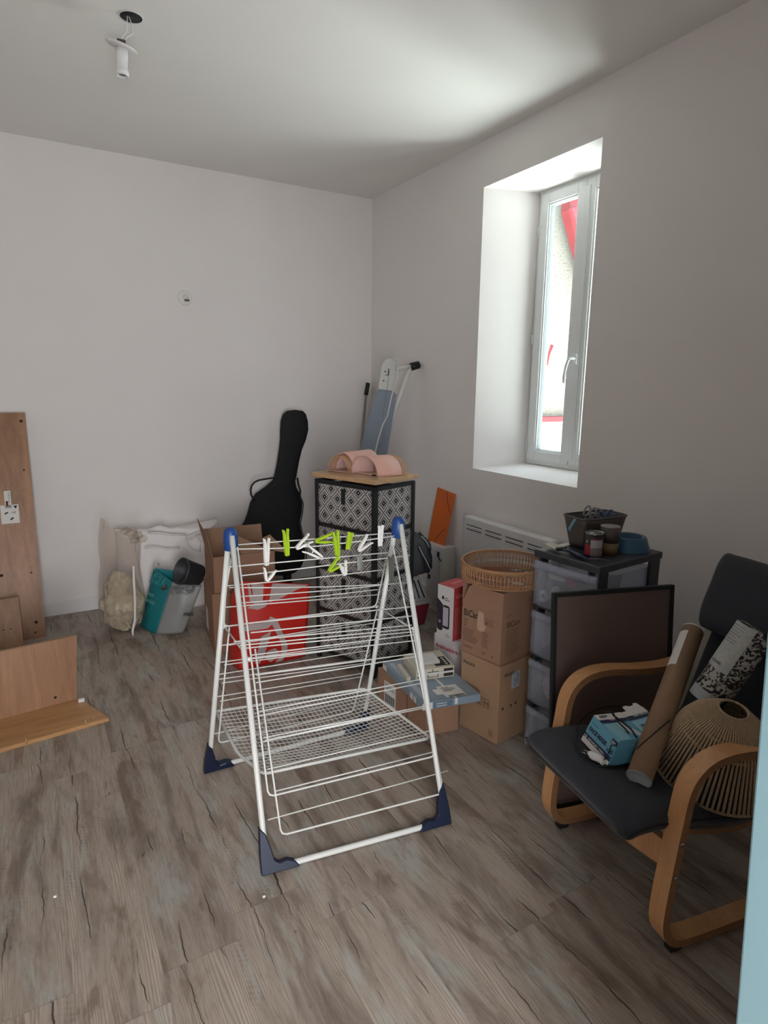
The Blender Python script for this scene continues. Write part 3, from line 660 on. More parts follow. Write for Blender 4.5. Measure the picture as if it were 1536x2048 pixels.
# frame
fr = MB(); pw = 0.026
for a in (0, DW-pw):
    for b in (0, DD-pw): fr.quadbox(dp(a, b, 0.0), ux*pw, vx*pw, V3(0, 0, DH-0.02), 0.002)
levels = [0.075, 0.345, 0.615, 0.885]; hh = 0.235
for z in (0.05, 0.318, 0.588, 0.858, 1.118):
    fr.quadbox(dp(0, 0.004, z), ux*DW, vx*0.018, V3(0, 0, 0.024)); fr.quadbox(dp(DW-0.022, 0, z), ux*0.018, vx*DD, V3(0, 0, 0.024)); fr.quadbox(dp(0.004, 0, z), ux*0.018, vx*DD, V3(0, 0, 0.024))
fr.build('frame', m_black, ds)
m_top = wood_mat('pale_oak_top', '#b08c66', '#c9a880', 'y', 0.4)
MB().quadbox(dp(-0.012, -0.012, DH-0.002), ux*(DW+0.024), vx*(DD+0.024), V3(0, 0, 0.024), 0.0015).build('top_board', m_top, ds)
for z in levels:
    d_ = MB().quadbox(dp(0.03, 0.03, z), ux*(DW-0.06), vx*(DD-0.06), V3(0, 0, hh-0.01)).build('drawer', m_black, ds)
    uvpanel('drawer_front', dp(0.022, 0.006, z-0.005), ux*(DW-0.044), V3(0, 0, hh+0.012), -vx, d_, m_pat, 0.004)
    uvpanel('drawer_side', dp(DW-0.010, 0.024, z-0.005), vx*(DD-0.048), V3(0, 0, hh+0.012), ux, d_, m_pat, 0.004)
    MB().quadbox(dp(DW/2-0.016, -0.006, z+hh-0.105), ux*0.03, vx*0.006, V3(0, 0, 0.09), 0.002).build('pull_tab', m_black, d_)
# rattan-edged pink half shades on top
m_pink = mat('pink_shade', '#d8a89a', 0.6); m_pinkin = mat('pink_shade_inside', '#d9b5b0', 0.6); m_cane = mat('woven_cane', '#c89a72', 0.8, bump=0.6, bscale=300, mottle=0.2, mscale=160)
zt_ = DH+0.0225
def arch(mb, o, ax, sd, r, ln, th=0.003, hgt_=None, a0=0.0, n=28):
    h_ = hgt_ or r
    def fn(u, v):
        an = a0+(math.pi-2*a0)*u; return o+ax*(v*ln)+sd*(r*math.cos(an))+Vector((0, 0, h_*math.sin(an)-h_*math.sin(a0)))
    mb.grid(fn, n, 2, thick=th); return mb
def cane_weave(mb, o, ax, sd, r, ln, h_):
    nA, nL = 38, 5
    for k in range(nL+1):
        mb.tube([o+ax*(ln*k/nL)+sd*(r*math.cos(math.pi*i/24))+Vector((0, 0, h_*math.sin(math.pi*i/24))) for i in range(25)], 0.0016, 4)
    for i in range(nA+1):
        an = math.pi*i/nA
        mb.tube([o+sd*(r*math.cos(an))+Vector((0, 0, h_*math.sin(an))), o+ax*ln+sd*(r*math.cos(an))+Vector((0, 0, h_*math.sin(an)))], 0.0013, 4)
        an2 = an+math.pi/nA*1.6
        if an2 < math.pi: mb.tube([o+sd*(r*math.cos(an))+Vector((0, 0, h_*math.sin(an))), o+ax*ln+sd*(r*math.cos(an2))+Vector((0, 0, h_*math.sin(an2)))], 0.0011, 4)
    return mb
# near shade
A1 = PZ(702, 946, zt_); A2 = PZ(755, 954, zt_); A3 = PZ(812, 951, zt_)
ax1 = (A3-A2).normalized(); sd1 = (A2-A1).normalized(); r1 = (A2-A1).length/2; c1 = (A1+A2)/2
l1 = thing('half_round_wall_shade', 'pink half-cylinder shade with a cane band at its right end, nearest on the chest', 'lampshade', c1, 'pink cane-edged wall shades')
l1len = (A3-A2).length
arch(MB(), c1, ax1, sd1, r1, l1len*0.86, 0.003, r1*1.02).build('shade_shell', m_pink, l1)
cane_weave(MB(), c1+ax1*l1len*0.82, ax1, sd1, r1*0.95, l1len*0.26, r1*0.97).build('cane_band', m_cane, l1)
arch(MB(), c1+ax1*0.003, ax1, sd1, r1-0.0045, l1len*0.8, 0.001, r1*1.02-0.0045).build('lining', m_pinkin, l1)
MB().quadbox(c1-sd1*(r1-0.004)+ax1*0.02+V3(0, 0, 0.002), sd1*(2*r1-0.008), ax1*0.02, V3(0, 0, 0.004)).build('cross_bar', m_pinkin, l1)
MB().box(A2+V3(-0.012, 0.004, 0.009)-sd1*0.01, (0.02, 0.012, 0.008)).build('black_clip', m_black, l1)
# rear shade
B1 = PZ(655, 942, zt_); B2 = PZ(697, 947, zt_)
sd2 = (B2-B1).normalized(); ax2 = Vector((-sd2.y, sd2.x, 0)); ax2 = ax2 if ax2.x > 0 else -ax2
r2 = (B2-B1).length/2*1.02; c2_ = (B1+B2)/2
l2 = thing('half_round_wall_shade', 'pink half-cylinder shade with its cane band at the near left end', 'lampshade', c2_, 'pink cane-edged wall shades')
cane_weave(MB(), c2_, ax2, sd2, r2*0.95, 0.075, r2*1.15).build('cane_band', m_cane, l2)
arch(MB(), c2_+ax2*0.045, ax2, sd2, r2*1.06, 0.26, 0.003, r2*1.36).build('shade_shell', m_pink, l2)
arch(MB(), c2_+ax2*0.047, ax2, sd2, r2*1.06-0.0045, 0.25, 0.001, r2*1.36-0.0045).build('lining', m_pinkin, l2)
MB().quadbox(c2_-sd2*(r2-0.006)+ax2*0.01+V3(0, 0, 0.002), sd2*(2*r2-0.012), ax2*0.03, V3(0, 0, 0.004)).build('cross_bar', m_pinkin, l2)

# ================================================================== GUITAR BAG, IRONING BOARD, BROOM IN THE CORNER
m_bag = mat('black_nylon', '#0d0e12', 0.8, bump=0.3, bscale=25)
gb = thing('guitar_bag', 'black soft guitar bag standing upright against the back wall, neck up', 'guitar bag', (1.75, 4.62, 0))
gN = Vector((0, -1, -0.012)).normalized(); gP = V3(1.7, 4.79, 0)
rows = [(820, 588, 592, .01), (822, 575, 607, .03), (829, 568, 614, .04), (842, 564, 618, .045), (860, 563, 619, .05), (880, 563, 614, .05), (900, 561, 606, .05), (925, 557, 600, .052), (948, 553, 596, .055), (962, 549, 593, .06),
        (975, 535, 595, .075), (990, 515, 603, .09), (1008, 505, 610, .10), (1028, 500, 608, .10), (1046, 494, 604, .10), (1062, 484, 607, .105), (1082, 477, 613, .11), (1102, 475, 617, .11), (1120, 478, 615, .11), (1136, 490, 608, .10), (1146, 508, 596, .08), (1151, 535, 580, .03)]
def grow(i):
    y, a, b, d = rows[i]; A, B = PP(a, y, gP, gN), PP(b, y, gP, gN); return (A+B)/2, (B-A)/2, d
gm = bmesh.new(); rings = []
for i in range(len(rows)):
    c_, h_, d = grow(i); ring = []
    for k in range(28):
        an = 2*math.pi*k/28; ca, sa = math.cos(an), math.sin(an)
        s_ = 0.7
        p = c_+h_*math.copysign(abs(ca)**0.8, ca)-gN*(d*0.62)+gN*(d*0.62*math.copysign(abs(sa)**0.8, sa))
        p += gN*0.010*(noise.noise(p*9))
        ring.append(gm.verts.new(p))
    rings.append(ring)
for A, B in zip(rings, rings[1:]):
    for k in range(28): gm.faces.new((A[k], A[(k+1) % 28], B[(k+1) % 28], B[k]))
gm.faces.new(rings[0]); gm.faces.new(rings[-1][::-1]); bmesh.ops.recalc_face_normals(gm, faces=gm.faces)
g_ = MB(); g_._add(gm, True); g_.build('bag_body', m_bag, gb)
def G(px, py, k=0.03): return PP(px, py, gP, gN)+gN*k
MB().tube([G(552, 955), G(540, 955), G(528, 957), G(516, 959), G(507, 963), G(501, 970), G(499, 979), G(500, 989), G(507, 1000)], 0.012, 8, flat=0.6).build('carry_strap', m_black, gb)
MB().tube([G(592, 955), G(594, 968), G(598, 980), G(597, 990)], 0.012, 8, flat=0.6).build('carry_strap', m_black, gb)
MB().tube([G(580, 1146, -0.06), V3(G(580, 1150).x, 4.86, 0.005)], 0.035, 8).build('end_strap', m_black, gb)
se = MB(); se.tube([G(rows[i][2]-3, rows[i][0], 0.0)-gN*0.0 for i in range(2, 19)], 0.004, 5); se.build('zip_seam', m_black, gb)

ib = thing('ironing_board', 'folded ironing board with grey-blue cover and white frame, standing in the corner', 'ironing board', (2.6, 4.7, 0))
m_cover = mat('grey_blue_cover', '#8c97a6', 0.75, mottle=0.08, mscale=6, bump=0.15, bscale=40)
iN = Vector((0.0, -1, -0.05)).normalized(); iP = V3(2.5, 4.26, 0)
def I(px, py, k=0.0): return PP(px, py, iP, iN)+iN*k
tlp = [(757, 781), (790, 782)]
bl = I(722, 900); br = I(775, 905); tl_ = I(760, 779); tr_ = I(785, 781)
dirL = (bl-I(750, 800)).normalized(); dirR = (br-I(791, 800)).normalized()
kL = bl+dirL*(bl.z*0.55/abs(dirL.z)); kR = br+dirR*(br.z*0.25/abs(dirR.z))
poly = [tl_, I(752, 792), bl, kL, V3(kL.x+0.02, kL.y-0.05, 0.04), V3(kL.x+0.30, kL.y-0.05, 0.04), V3(kL.x+0.34, kL.y-0.02, kR.z), br, I(791, 800), I(793, 790), tr_]
poly = [p+iN*0.0 for p in poly]
MB().prism(poly, -iN*0.022).build('padded_cover', m_cover, ib)
MB().prism([I(770, 720, 0.008), I(763, 733, 0.008), I(757, 778, 0.008), I(785, 782, 0.008), I(792, 740, 0.008), I(792, 722, 0.008), I(780, 716, 0.008)], -iN*0.016, bevel=0.003).build('iron_rest', m_tube, ib)
MB().tube([I(822, 733, 0.02), I(815, 742, 0.02), I(806, 770, 0.015), I(797, 800, 0.0), I(780, 870, -0.03)], 0.019, 12).build('leg_tube', m_tube, ib)
MB().tube([I(790, 738, 0.02), I(823, 731, 0.03)], 0.014, 10).build('leg_crossbar', m_tube, ib)
MB().tube([I(817, 733.5, 0.035), I(832, 729.5, 0.035)], 0.030, 16).build('rubber_end', m_black, ib)
MB().tube([I(780, 716, 0.02), I(788, 718, 0.03), I(792, 733, 0.03), I(792, 752, 0.025), I(784, 778, 0.02), I(778, 805, 0.018), I(773, 830, 0.018), I(763, 850, 0.018), I(755, 875, 0.018), I(749, 900, 0.018), I(744, 930, 0.018)], 0.006, 8).build('power_cord', m_tube, ib)
MB().tube([I(777, 742, 0.012), I(773, 775, 0.012), I(763, 838, 0.012)], 0.0015, 5).build('pull_cord', mat('grey_cord', '#77777a', 0.6), ib)
for (px, py) in ((769, 743), (766, 761)):
    MB().lathe([(0, 0.002), (0.006, 0.0015), (0.006, 0), (0, 0)], 12, I(px, py, 0.0105), iN).build('rivet', m_black, ib)
MB().tube([I(776, 737, 0.012), I(775, 750, 0.012), I(770, 750, 0.012)], 0.003, 5).build('hinge_slot', m_black, ib)
bm_ = thing('broom', 'broom handle with black grip leaning in the corner beside the ironing board', 'broom', (2.5, 4.8, 0))
bt = PY(736, 766, 4.90); b2_ = PY(732, 790, 4.893); b3_ = PY(722, 900, 4.86); dB = (b3_-b2_).normalized(); b4_ = b3_+dB*((b3_.z-0.06)/abs(dB.z))
MB().tube([bt, b2_], 0.019, 10).build('grip', m_blackp, bm_)
MB().tube([b2_, b4_], 0.012, 10).build('pole', mat('brushed_pole', '#8f8d8b', 0.4, 0.3), bm_)
MB().box(b4_+V3(0, -0.0, -0.025), (0.26, 0.05, 0.068), bevel=0.01).build('brush_head', m_blackp, bm_)

# ================================================================== WHITE APPLIANCE, FOLDER, CARRIER, BACKPACK
wx = thing('appliance_box', 'plain white boxy appliance with black latch, below the orange folder', 'appliance', (2.65, 3.7, 0))
m_app = mat('white_appliance', '#cfcdca', 0.45)
MB().box((2.645, 3.69, 0.26), (0.11, 0.225, 0.52), bevel=0.004).build('cabinet', m_app, wx)
MB().box((2.586, 3.705, 0.27), (0.006, 0.165, 0.44), bevel=0.002).build('front_door', mat('pale_grey_door', '#b9b9ba', 0.5), wx)
MB().box((2.580, 3.635, 0.46), (0.010, 0.02, 0.04), bevel=0.002).build('latch', m_black, wx)
MB().tube([(2.576, 3.63, 0.455), (2.566, 3.60, 0.435), (2.572, 3.585, 0.42)], 0.004, 6).build('latch_handle', m_black, wx)
fo = thing('elastic_folder', 'orange document folder with elastic band, leaning on the wall on top of the white box', 'folder', (2.66, 3.7, 0.52))
m_or = mat('orange_card', '#cf6524', 0.4)
fa, fb_, fc_, fd_ = PX(875, 975, 2.700), PX(910, 989, 2.700), PX(887, 1094, 2.628), PX(855, 1083, 2.628)
fa.z = max(fa.z, 0.9)
MB().prism([fa, fb_, fc_, fd_], Vector((0.010, 0, 0.002)), bevel=0.001).build('cover', m_or, fo)
fN = Vector((-0.003, 0, 0.0007))
def fq(px, py): return PP(px, py, fa, (fb_-fa).cross(fd_-fa).normalized())+fN
MB().tube([fq(894, 984), fq(895, 998), fq(897, 1010), fq(900, 1022), fq(902, 1028)], 0.0018, 5).build('elastic', m_ink, fo)
MB().tube([fq(892, 1058), fq(884, 1063), fq(875, 1074), fq(869, 1086)], 0.0018, 5).build('elastic', m_ink, fo)
pc = thing('pet_carrier', 'pet carrier with slotted grey lid and dark red base, behind the chest', 'pet carrier', (2.3, 3.55, 0))
cA, cB = PZ(838, 1246), PZ(862, 1244)
m_dred = mat('dark_red_plastic', '#7c2530', 0.45); m_gpl = mat('grey_plastic', '#9fa09f', 0.5)
q0 = V3(2.20, 3.42, 0); 
def trap(o, w0, d0, w1, d1, z0, z1, mb, bev=0.006):
    mb.hexa([o+V3(-w0, -d0, z0), o+V3(w0, -d0, z0), o+V3(w0, d0, z0), o+V3(-w0, d0, z0), o+V3(-w1, -d1, z1), o+V3(w1, -d1, z1), o+V3(w1, d1, z1), o+V3(-w1, d1, z1)], bev)
    return mb
pcO = V3(2.22, 3.62, 0)
trap(pcO, 0.15, 0.14, 0.175, 0.165, 0.0, 0.17, MB(), 0.012).build('base_shell', m_dred, pc)
MB().box(pcO+V3(0, 0, 0.18), (0.365, 0.345, 0.025), bevel=0.006).build('rim', m_gpl, pc)
trap(pcO, 0.170, 0.160, 0.12, 0.10, 0.19, 0.36, MB(), 0.012).build('lid_shell', m_gpl, pc)
sl = MB()
for k in range(7):
    x0 = -0.125+k*0.042; pA = pcO+V3(x0, -0.158, 0.215); pB = pcO+V3(x0*0.78, -0.108, 0.335); sl.tube([pA+V3(0, -0.0015, 0), pB+V3(0, -0.0015, 0)], 0.006, 6)
sl.build('vent_slot', m_black, pc)
bp = thing('backpack', 'dark grey backpack with black straps slumped on the pet carrier', 'backpack', (2.25, 3.6, 0.36))
m_grey = mat('charcoal_fabric', '#47494e', 0.85, bump=0.3, bscale=60); m_reflect = mat('grey_piping', '#a9abad', 0.5)
bc = PD(853, 1112, 4.22)
def blob(c, r, amp, sc, seed, nu=28, nv=16, sq=0.8, flatz=None):
    def fn(u, v):
        th = 2*math.pi*u; ph = math.pi*(v-0.5)*0.998; cx_ = math.copysign(abs(math.cos(th))**sq, math.cos(th)); sx_ = math.copysign(abs(math.sin(th))**sq, math.sin(th))
        cz = math.copysign(abs(math.sin(ph))**sq, math.sin(ph)); cp_ = abs(math.cos(ph))**sq
        d = Vector((cx_*cp_*r[0], sx_*cp_*r[1], cz*r[2])); p = Vector(c)+d
        p += d.normalized()*amp*noise.noise(p*sc+Vector((seed, 0, 0)))
        if flatz is not None and p.z < flatz: p.z = flatz
        return p
    return MB().grid(fn, nu, nv, closed_u=True, cap=True)
blob((2.28, 3.60, 0.50), (0.175, 0.13, 0.165), 0.04, 9, 1, flatz=0.364).build('bag_body', m_grey, bp)
def Bk(px, py, d=4.09): return PD(px, py, d)
MB().tube([Bk(838, 1065), Bk(845, 1072), Bk(855, 1090), Bk(862, 1112), Bk(862, 1135), Bk(856, 1146), Bk(850, 1135), Bk(846, 1115), Bk(838, 1095)], 0.020, 6, flat=0.4).build('shoulder_strap', m_black, bp)
MB().tube([Bk(838, 1093, 4.07), Bk(846, 1110, 4.07), Bk(855, 1126, 4.07), Bk(862, 1142, 4.07)], 0.004, 6).build('piping', m_reflect, bp)
MB().tube([Bk(843, 1072, 4.07), Bk(853, 1084, 4.07), Bk(858, 1095, 4.07)], 0.004, 6).build('piping', m_reflect, bp)
MB().box(Bk(858, 1153, 4.07), (0.02, 0.008, 0.03), bevel=0.002).build('buckle', m_black, bp)

# ================================================================== BAGS AND BOXES ALONG THE BACK WALL
m_wht = mat('white_nonwoven_cloth', '#e6e0df', 0.8, bump=0.35, bscale=30)
wbg = thing('storage_bag', 'big white fabric storage bag with creased top, slumped against the back wall', 'storage bag', (0.85, 4.75, 0))
def wbag(u, v):
    th = 2*math.pi*u; z = v*0.60
    sx_, sy_ = 0.375, 0.145*(1-0.55*v**3)
    ca, sa = math.cos(th), math.sin(th)
    x = 0.86+sx_*math.copysign(abs(ca)**0.45, ca); y = 4.775+sy_*math.copysign(abs(sa)**0.7, sa)
    z += (0.055*(2*u_-1)**2 if False else 0.05*((x-0.86)/0.375)**4)*v
    p = Vector((x, y, z)); k = noise.noise(p*7)*0.02+noise.noise(p*17)*0.012+noise.noise(p*3+V3(9, 0, 0))*0.02
    p += Vector((0, -1, 0))*k*(1 if y < 4.77 else 0.1); p.y = min(p.y, YB-0.018)
    return p
b_ = MB(); b_.grid(wbag, 72, 30, closed_u=True, cap=True); b_.build('bag_body', m_wht, wbg)
sm = MB()
def wf(px, py, k=0): p = PY(px, py, 4.63-k); return p
for pts in ([(300, 1066), (320, 1066), (345, 1070), (372, 1069)], [(290, 1096), (310, 1094), (335, 1098), (360, 1095)], [(372, 1076), (385, 1070), (402, 1064), (425, 1058)], [(372, 1080), (378, 1092), (388, 1100), (402, 1103)]):
    sm.tube([wf(*q, 0.01) for q in pts], 0.006, 6)
sm.build('seam_binding', m_wht, wbg)
rf = MB()
for k, (xa, ya, xb, yb) in enumerate(((295, 1062, 360, 1064), (330, 1066, 400, 1066), (370, 1075, 430, 1050), (385, 1068, 455, 1062))):
    p, q = PY(xa, ya, 4.72), PY(xb, yb, 4.72)
    rf.tube([p, p*0.66+q*0.34+V3(0, -0.02, 0.02), p*0.33+q*0.67+V3(0, 0.0, 0.0), q], [0.015, 0.032, 0.028, 0.014], 10)
rf.build('gathered_top', m_wht, wbg)
MB().tube([PY(372, 1076, 4.63), PY(383, 1082, 4.60), PY(393, 1075, 4.60), PY(402, 1083, 4.59), PY(400, 1100, 4.60)], 0.012, 6, flat=0.3).build('carry_strap', m_wht, wbg)

# clear bag of off-white wool
m_film = clear_mat('clear_plastic_film', '#f6f3f0', 0.86, 0.10, '#d2ccc4'); m_wool = mat('off_white_wool', '#beb19a', 0.95, bump=0.9, bscale=55, mottle=0.3, mscale=26)
pbg = thing('clear_plastic_bag', 'tall clear plastic bag with a loose knotted top, holding off-white wool by the back wall', 'plastic bag', (0.43, 4.42, 0))
pc0 = V3(0.46, 4.42, 0)
def pbag(u, v):
    th = 2*math.pi*u; z = 0.004+v*0.72
    top = PD(252, 1065, HD(pc0)); cx_ = pc0.x+(v**1.4)*0.02; r = 0.150*(min(1, v*9)**0.4)*(1-0.30*max(0, v-0.2)/0.8)
    p = Vector((cx_+r*math.cos(th), pc0.y+r*0.85*math.sin(th), z))
    k = noise.noise(Vector((math.cos(th)*2, math.sin(th)*2, z*4)))*0.022+noise.noise(Vector((math.cos(th)*5, math.sin(th)*5, z*5+3)))*0.016*(0.4+v)
    p += Vector((math.cos(th), math.sin(th), 0))*k; p.z += 0.035*v*math.sin(th*2+1)+ (0.05*v**4)*(-math.cos(th))
    return p
MB().grid(pbag, 64, 30, closed_u=True).build('bag_film', m_film, pbg)
kt = MB(); kp = PD(262, 1078, 4.35)
for k, (px, py, r) in enumerate(((250, 1062, .03), (262, 1066, .035), (275, 1070, .035), (284, 1078, .03), (268, 1080, .03))):
    q = PD(px, py, 4.36)
    def fn(u, v, q=q, r=r, k=k):
        th = 2*math.pi*u; ph = math.pi*(v-.5)*.98; d = Vector((math.cos(th)*math.cos(ph), math.sin(th)*math.cos(ph), math.sin(ph)*0.7)); return q+d*r*(1+0.6*noise.noise(d*2.5+V3(k, 0, 0)))
    kt.grid(fn, 16, 10, closed_u=True)
kt.build('crumpled_top', m_film, pbg)
MB().tube([PD(267, 1132, 4.27), PD(268, 1168, 4.25), PD(270, 1200, 4.22), PD(270, 1240, 4.21), PD(265, 1262, 4.21), PD(266, 1271, 4.21)], 0.008, 8).build('white_rope', m_wht, pbg)
wl = MB(); rr = random.Random(3)
def wool(u, v):
    th = 2*math.pi*u; ph = math.pi*(v-.5)*.99; d = Vector((math.cos(th)*math.cos(ph), math.sin(th)*math.cos(ph), math.sin(ph)))
    z = 0.215+0.205*d.z; s = 0.136*(1-0.40*max(0, d.z))
    p = Vector((pc0.x+0.004+d.x*s, pc0.y+d.y*s*0.85, z)); p += d*(0.030*noise.noise(p*13)+0.024*noise.noise(p*31)); p.z = max(p.z, 0.01); return p
wl.grid(wool, 60, 40, closed_u=True)
for k in range(90):
    th = rr.random()*6.28; z0 = 0.06+rr.random()*0.26; pts = []
    for j in range(7):
        a = th+j*0.16; rd = 0.126*(1-0.3*(z0/0.4))+0.004*rr.random(); pts.append(V3(pc0.x+rd*math.cos(a), pc0.y+rd*0.85*math.sin(a), max(0.012, z0+0.04*math.sin(j*1.1+k))))
    wl.tube(pts, 0.006, 5)
tag(wl.build('wool_bundle', m_wool), 'tangled off-white wool and fringes inside the clear plastic bag', 'wool', kind='stuff')

# teal and grey carrier bag
m_teal = mat('teal_laminate', '#14777f', 0.35, bump=0.2, bscale=14); m_gbag = mat('grey_laminate', '#8b8c8a', 0.4, bump=0.3, bscale=16)
tb = thing('carrier_bag', 'leaning reusable shopping bag, teal on the left half and grey on the right', 'shopping bag', (0.72, 4.25, 0))
bA, bB, bC = PZ(281, 1252), PZ(312, 1268), PZ(366, 1266)
bD = bA+(bC-bB)*0.95
tA = PD(308, 1136, HD(bA)); tB = PD(345, 1164, HD(bB)+0.02); tC = PD(404, 1171, HD(bC)+0.02); tD = tA+(tC-tB)
def bagside(p0, p1, q0, q1, nm, m, par, bulge=0.02, nrm_=None):
    n_ = (p1-p0).cross(q0-p0).normalized()
    def fn(u, v):
        p = (p0*(1-u)+p1*u)*(1-v)+(q0*(1-u)+q1*u)*v; k = bulge*math.sin(math.pi*u)*math.sin(math.pi*(0.15+0.8*v))+0.010*noise.noise(p*9)*math.sin(math.pi*u)
        return p+n_*k
    return MB().grid(fn, 16, 20, thick=0.002).build(nm, m, par)
s1_ = bagside(bA, bB, tA, tB, 'teal_side', m_teal, tb, 0.018); s2_ = bagside(bB, bC, tB, tC, 'grey_side', m_gbag, tb, 0.028)
bagside(bC, bD, tC, tD, 'rear_side', m_gbag, tb, 0.0); bagside(bD, bA, tD, tA, 'rear_side', m_teal, tb, 0.0)
MB().face([bA+V3(0, 0, .003), bB+V3(0, 0, .003), bC+V3(0, 0, .003), bD+V3(0, 0, .003)]).build('base', m_gbag, tb)
ft = Face(bA, bB-bA, tA-bA, 0.018); m_lteal = mat('pale_teal_print', '#4aa5aa', 0.5)
pm = MB(); text_into(pm, Face(bA+(tA-bA)*0.5, bB-bA, tA-bA, 0.022), 'pique', 0.03, 0.03, 0.045); text_into(pm, Face(bA+(tA-bA)*0.5, bB-bA, tA-bA, 0.022), 'durable', 0.02, -0.02, 0.045); pm.build('print', mat('pale_teal_letters', '#7fb9bd', 0.6), s1_)
pm = MB(); text_into(pm, Face(bB, bC-bB, tB-bB, 0.034), 'mak', 0.150, 0.135, 0.045, bold=0.001, sx=0.9); pm.build('print', m_ink, s2_)
def rings(face, w, h0, h1, n, seed, m, par, r0=0.008):
    rr = random.Random(seed); mb = MB()
    for k in range(n):
        a = rr.random()*w; b = h0+(h1-h0)*rr.random(); r = r0*(0.6+rr.random()); c_ = face.pt(a, b)
        mb.tube([c_+face.u*(r*math.cos(t))+face.v*(r*math.sin(t)) for t in [2*math.pi*i/10 for i in range(10)]], 0.0009, 4, closed=True)
    mb.build('printed_circles', m, par)
rings(Face(bA, bB-bA, tA-bA, 0.016), (bB-bA).length*0.95, 0.33, 0.40, 46, 4, m_lteal, s1_); rings(Face(bB, bC-bB, tB-bB, 0.020), (bC-bB).length*0.9, 0.29, 0.345, 70, 5, mat('dark_circle_print', '#6d7173', 0.6), s2_)
MB().tube([tA+V3(0.0, -0.004, -0.01), tA+V3(0.01, -0.01, 0.03), tA+V3(0.03, -0.006, 0.035), tA+V3(0.035, -0.0, 0.02)], 0.010, 6, flat=0.3).build('handle_loop', m_paper, tb)
MB().tube([tC+V3(-0.004, 0, -0.06), tC+V3(0.012, -0.0, 0.0), tC+V3(0.022, 0.0, 0.045), tC+V3(0.016, 0, 0.02)], 0.012, 6, flat=0.3).build('handle_loop', m_paper, tb)
pot = thing('plant_pot', 'dark grey plastic flowerpot lying tilted in the top of the teal and grey bag', 'flower pot', (0.8, 4.2, 0.35))
pcn = PD(366, 1143, 4.26); pax = (PD(363, 1137, 4.28)-PD(388, 1160, 4.42)).normalized()
pax = (-_r*0.62 - Vector((_f.x, _f.y, 0))*0.62 + Vector((0, 0, 0.38))).normalized()
MB().lathe([(0.088, 0.0), (0.094, 0.0), (0.094, -0.016), (0.090, -0.018), (0.072, -0.15), (0, -0.15), (0, -0.145), (0.066, -0.145), (0.083, -0.01), (0.088, 0.0)], 40, pcn+pax*0.02, pax).build('pot_body', mat('dark_grey_pot', '#36383c', 0.55), pot)
cl = blob(((tA+tB)/2*0.45+(tC+tD)/2*0.55-V3(0.02, -0.015, 0.065)), (0.095, 0.065, 0.04), 0.03, 18, 5).build('folded_cloth', mat('black_white_cloth', '#4a4b48', 0.9, mottle=0.9, mscale=30))
tag(cl, 'crumpled black and cream patterned cloth inside the teal and grey bag', 'cloth')

# two stacked cartons behind the red bag
def carton(name, label, o, a, b, h, m=None, cat='cardboard box', group=None, bev=0.0015, top=True):
    """o = near bottom corner, a = edge going back-left, b = edge going right"""
    t = thing(name, label, cat, o+(a+b)/2, group); body = MB()
    o, a, b = Vector(o), Vector(a), Vector(b)
    body.quadbox(o, a, b, V3(0, 0, h), bev)
    bo = body.build('box_body', m or m_card, t); return t, bo
k0 = V3(0.905, 3.70, 0); ka = V3(0.045, 0.40, 0); kb = V3(0.42, -0.02, 0)
t1, bo = carton('cardboard_box', 'brown carton with a white side label, bottom of the stack behind the red bag', k0, ka, kb, 0.40)
fl = Face(k0+ka+V3(0, 0, 0), -ka, V3(0, 0, 1), 0.001); mb = MB(); fl.rect(mb, 0.05, 0.06, 0.11, 0.16); mb.build('label', m_paper, bo)
t2 = thing('cardboard_box', 'open brown carton with raised flaps, on top of the carton behind the red bag', 'cardboard box', k0+V3(0.2, 0.2, 0.402))
wt = 0.004; u0 = k0+V3(0.012, 0.0, 0.402); uh = 0.235; ua, ub = ka*0.92, kb*0.95
bx = MB(); bx.quadbox(u0, ua, ub, V3(0, 0, wt))
na = ua.normalized()*wt; nb_ = ub.normalized()*wt
bx.quadbox(u0, ua, nb_, V3(0, 0, uh)); bx.quadbox(u0+ub-nb_, ua, nb_, V3(0, 0, uh)); bx.quadbox(u0, na, ub, V3(0, 0, uh)); bx.quadbox(u0+ua-na, na, ub, V3(0, 0, uh))
bo = bx.build('box_body', m_card, t2)
topz = V3(0, 0, uh)
MB().hexa([u0+topz, u0+topz+nb_, u0+topz+ua+nb_, u0+topz+ua, u0+topz+V3(-0.03, 0, 0.15), u0+topz+V3(-0.026, 0, 0.15), u0+topz+ua+V3(-0.036, 0, 0.18), u0+topz+ua+V3(-0.04, 0, 0.18)]).build('flap', m_card, t2)
MB().hexa([u0+topz+ua, u0+topz+ua+ub, u0+topz+ua+ub-na, u0+topz+ua-na, u0+topz+ua+V3(0, 0.02, 0.10), u0+topz+ua+ub+V3(0, 0.02, 0.10), u0+topz+ua+ub-na+V3(0, 0.02, 0.10), u0+topz+ua-na+V3(0, 0.02, 0.10)]).build('flap', m_cardin, t2)
MB().hexa([u0+topz+ub, u0+topz+ub+ua, u0+topz+ub+ua-nb_, u0+topz+ub-nb_, u0+topz+ub+V3(0.10, 0.02, -0.03), u0+topz+ub+ua+V3(0.05, -0.02, 0.02), u0+topz+ub+ua+V3(0.05, -0.02, 0.024), u0+topz+ub+V3(0.10, 0.02, -0.026)]).build('flap', m_card2, t2)
MB().prism([u0+topz+ub*0.45+na*2, u0+topz+ub*0.95+na*2, u0+topz+ub*0.38+V3(0, 0.02, 0.13)], V3(0, 0.004, 0)).build('flap', m_cardin, t2)
mb = MB(); fl = Face(u0+ua, -ua, V3(0, 0, 1), 0.001); fl.rect(mb, 0.20, 0.05, 0.035, 0.035); lines_into(mb, fl, 0.05, 0.19, 0.08, 4, 0.012, 0.005, 1); mb.build('print', m_inkb, bo)
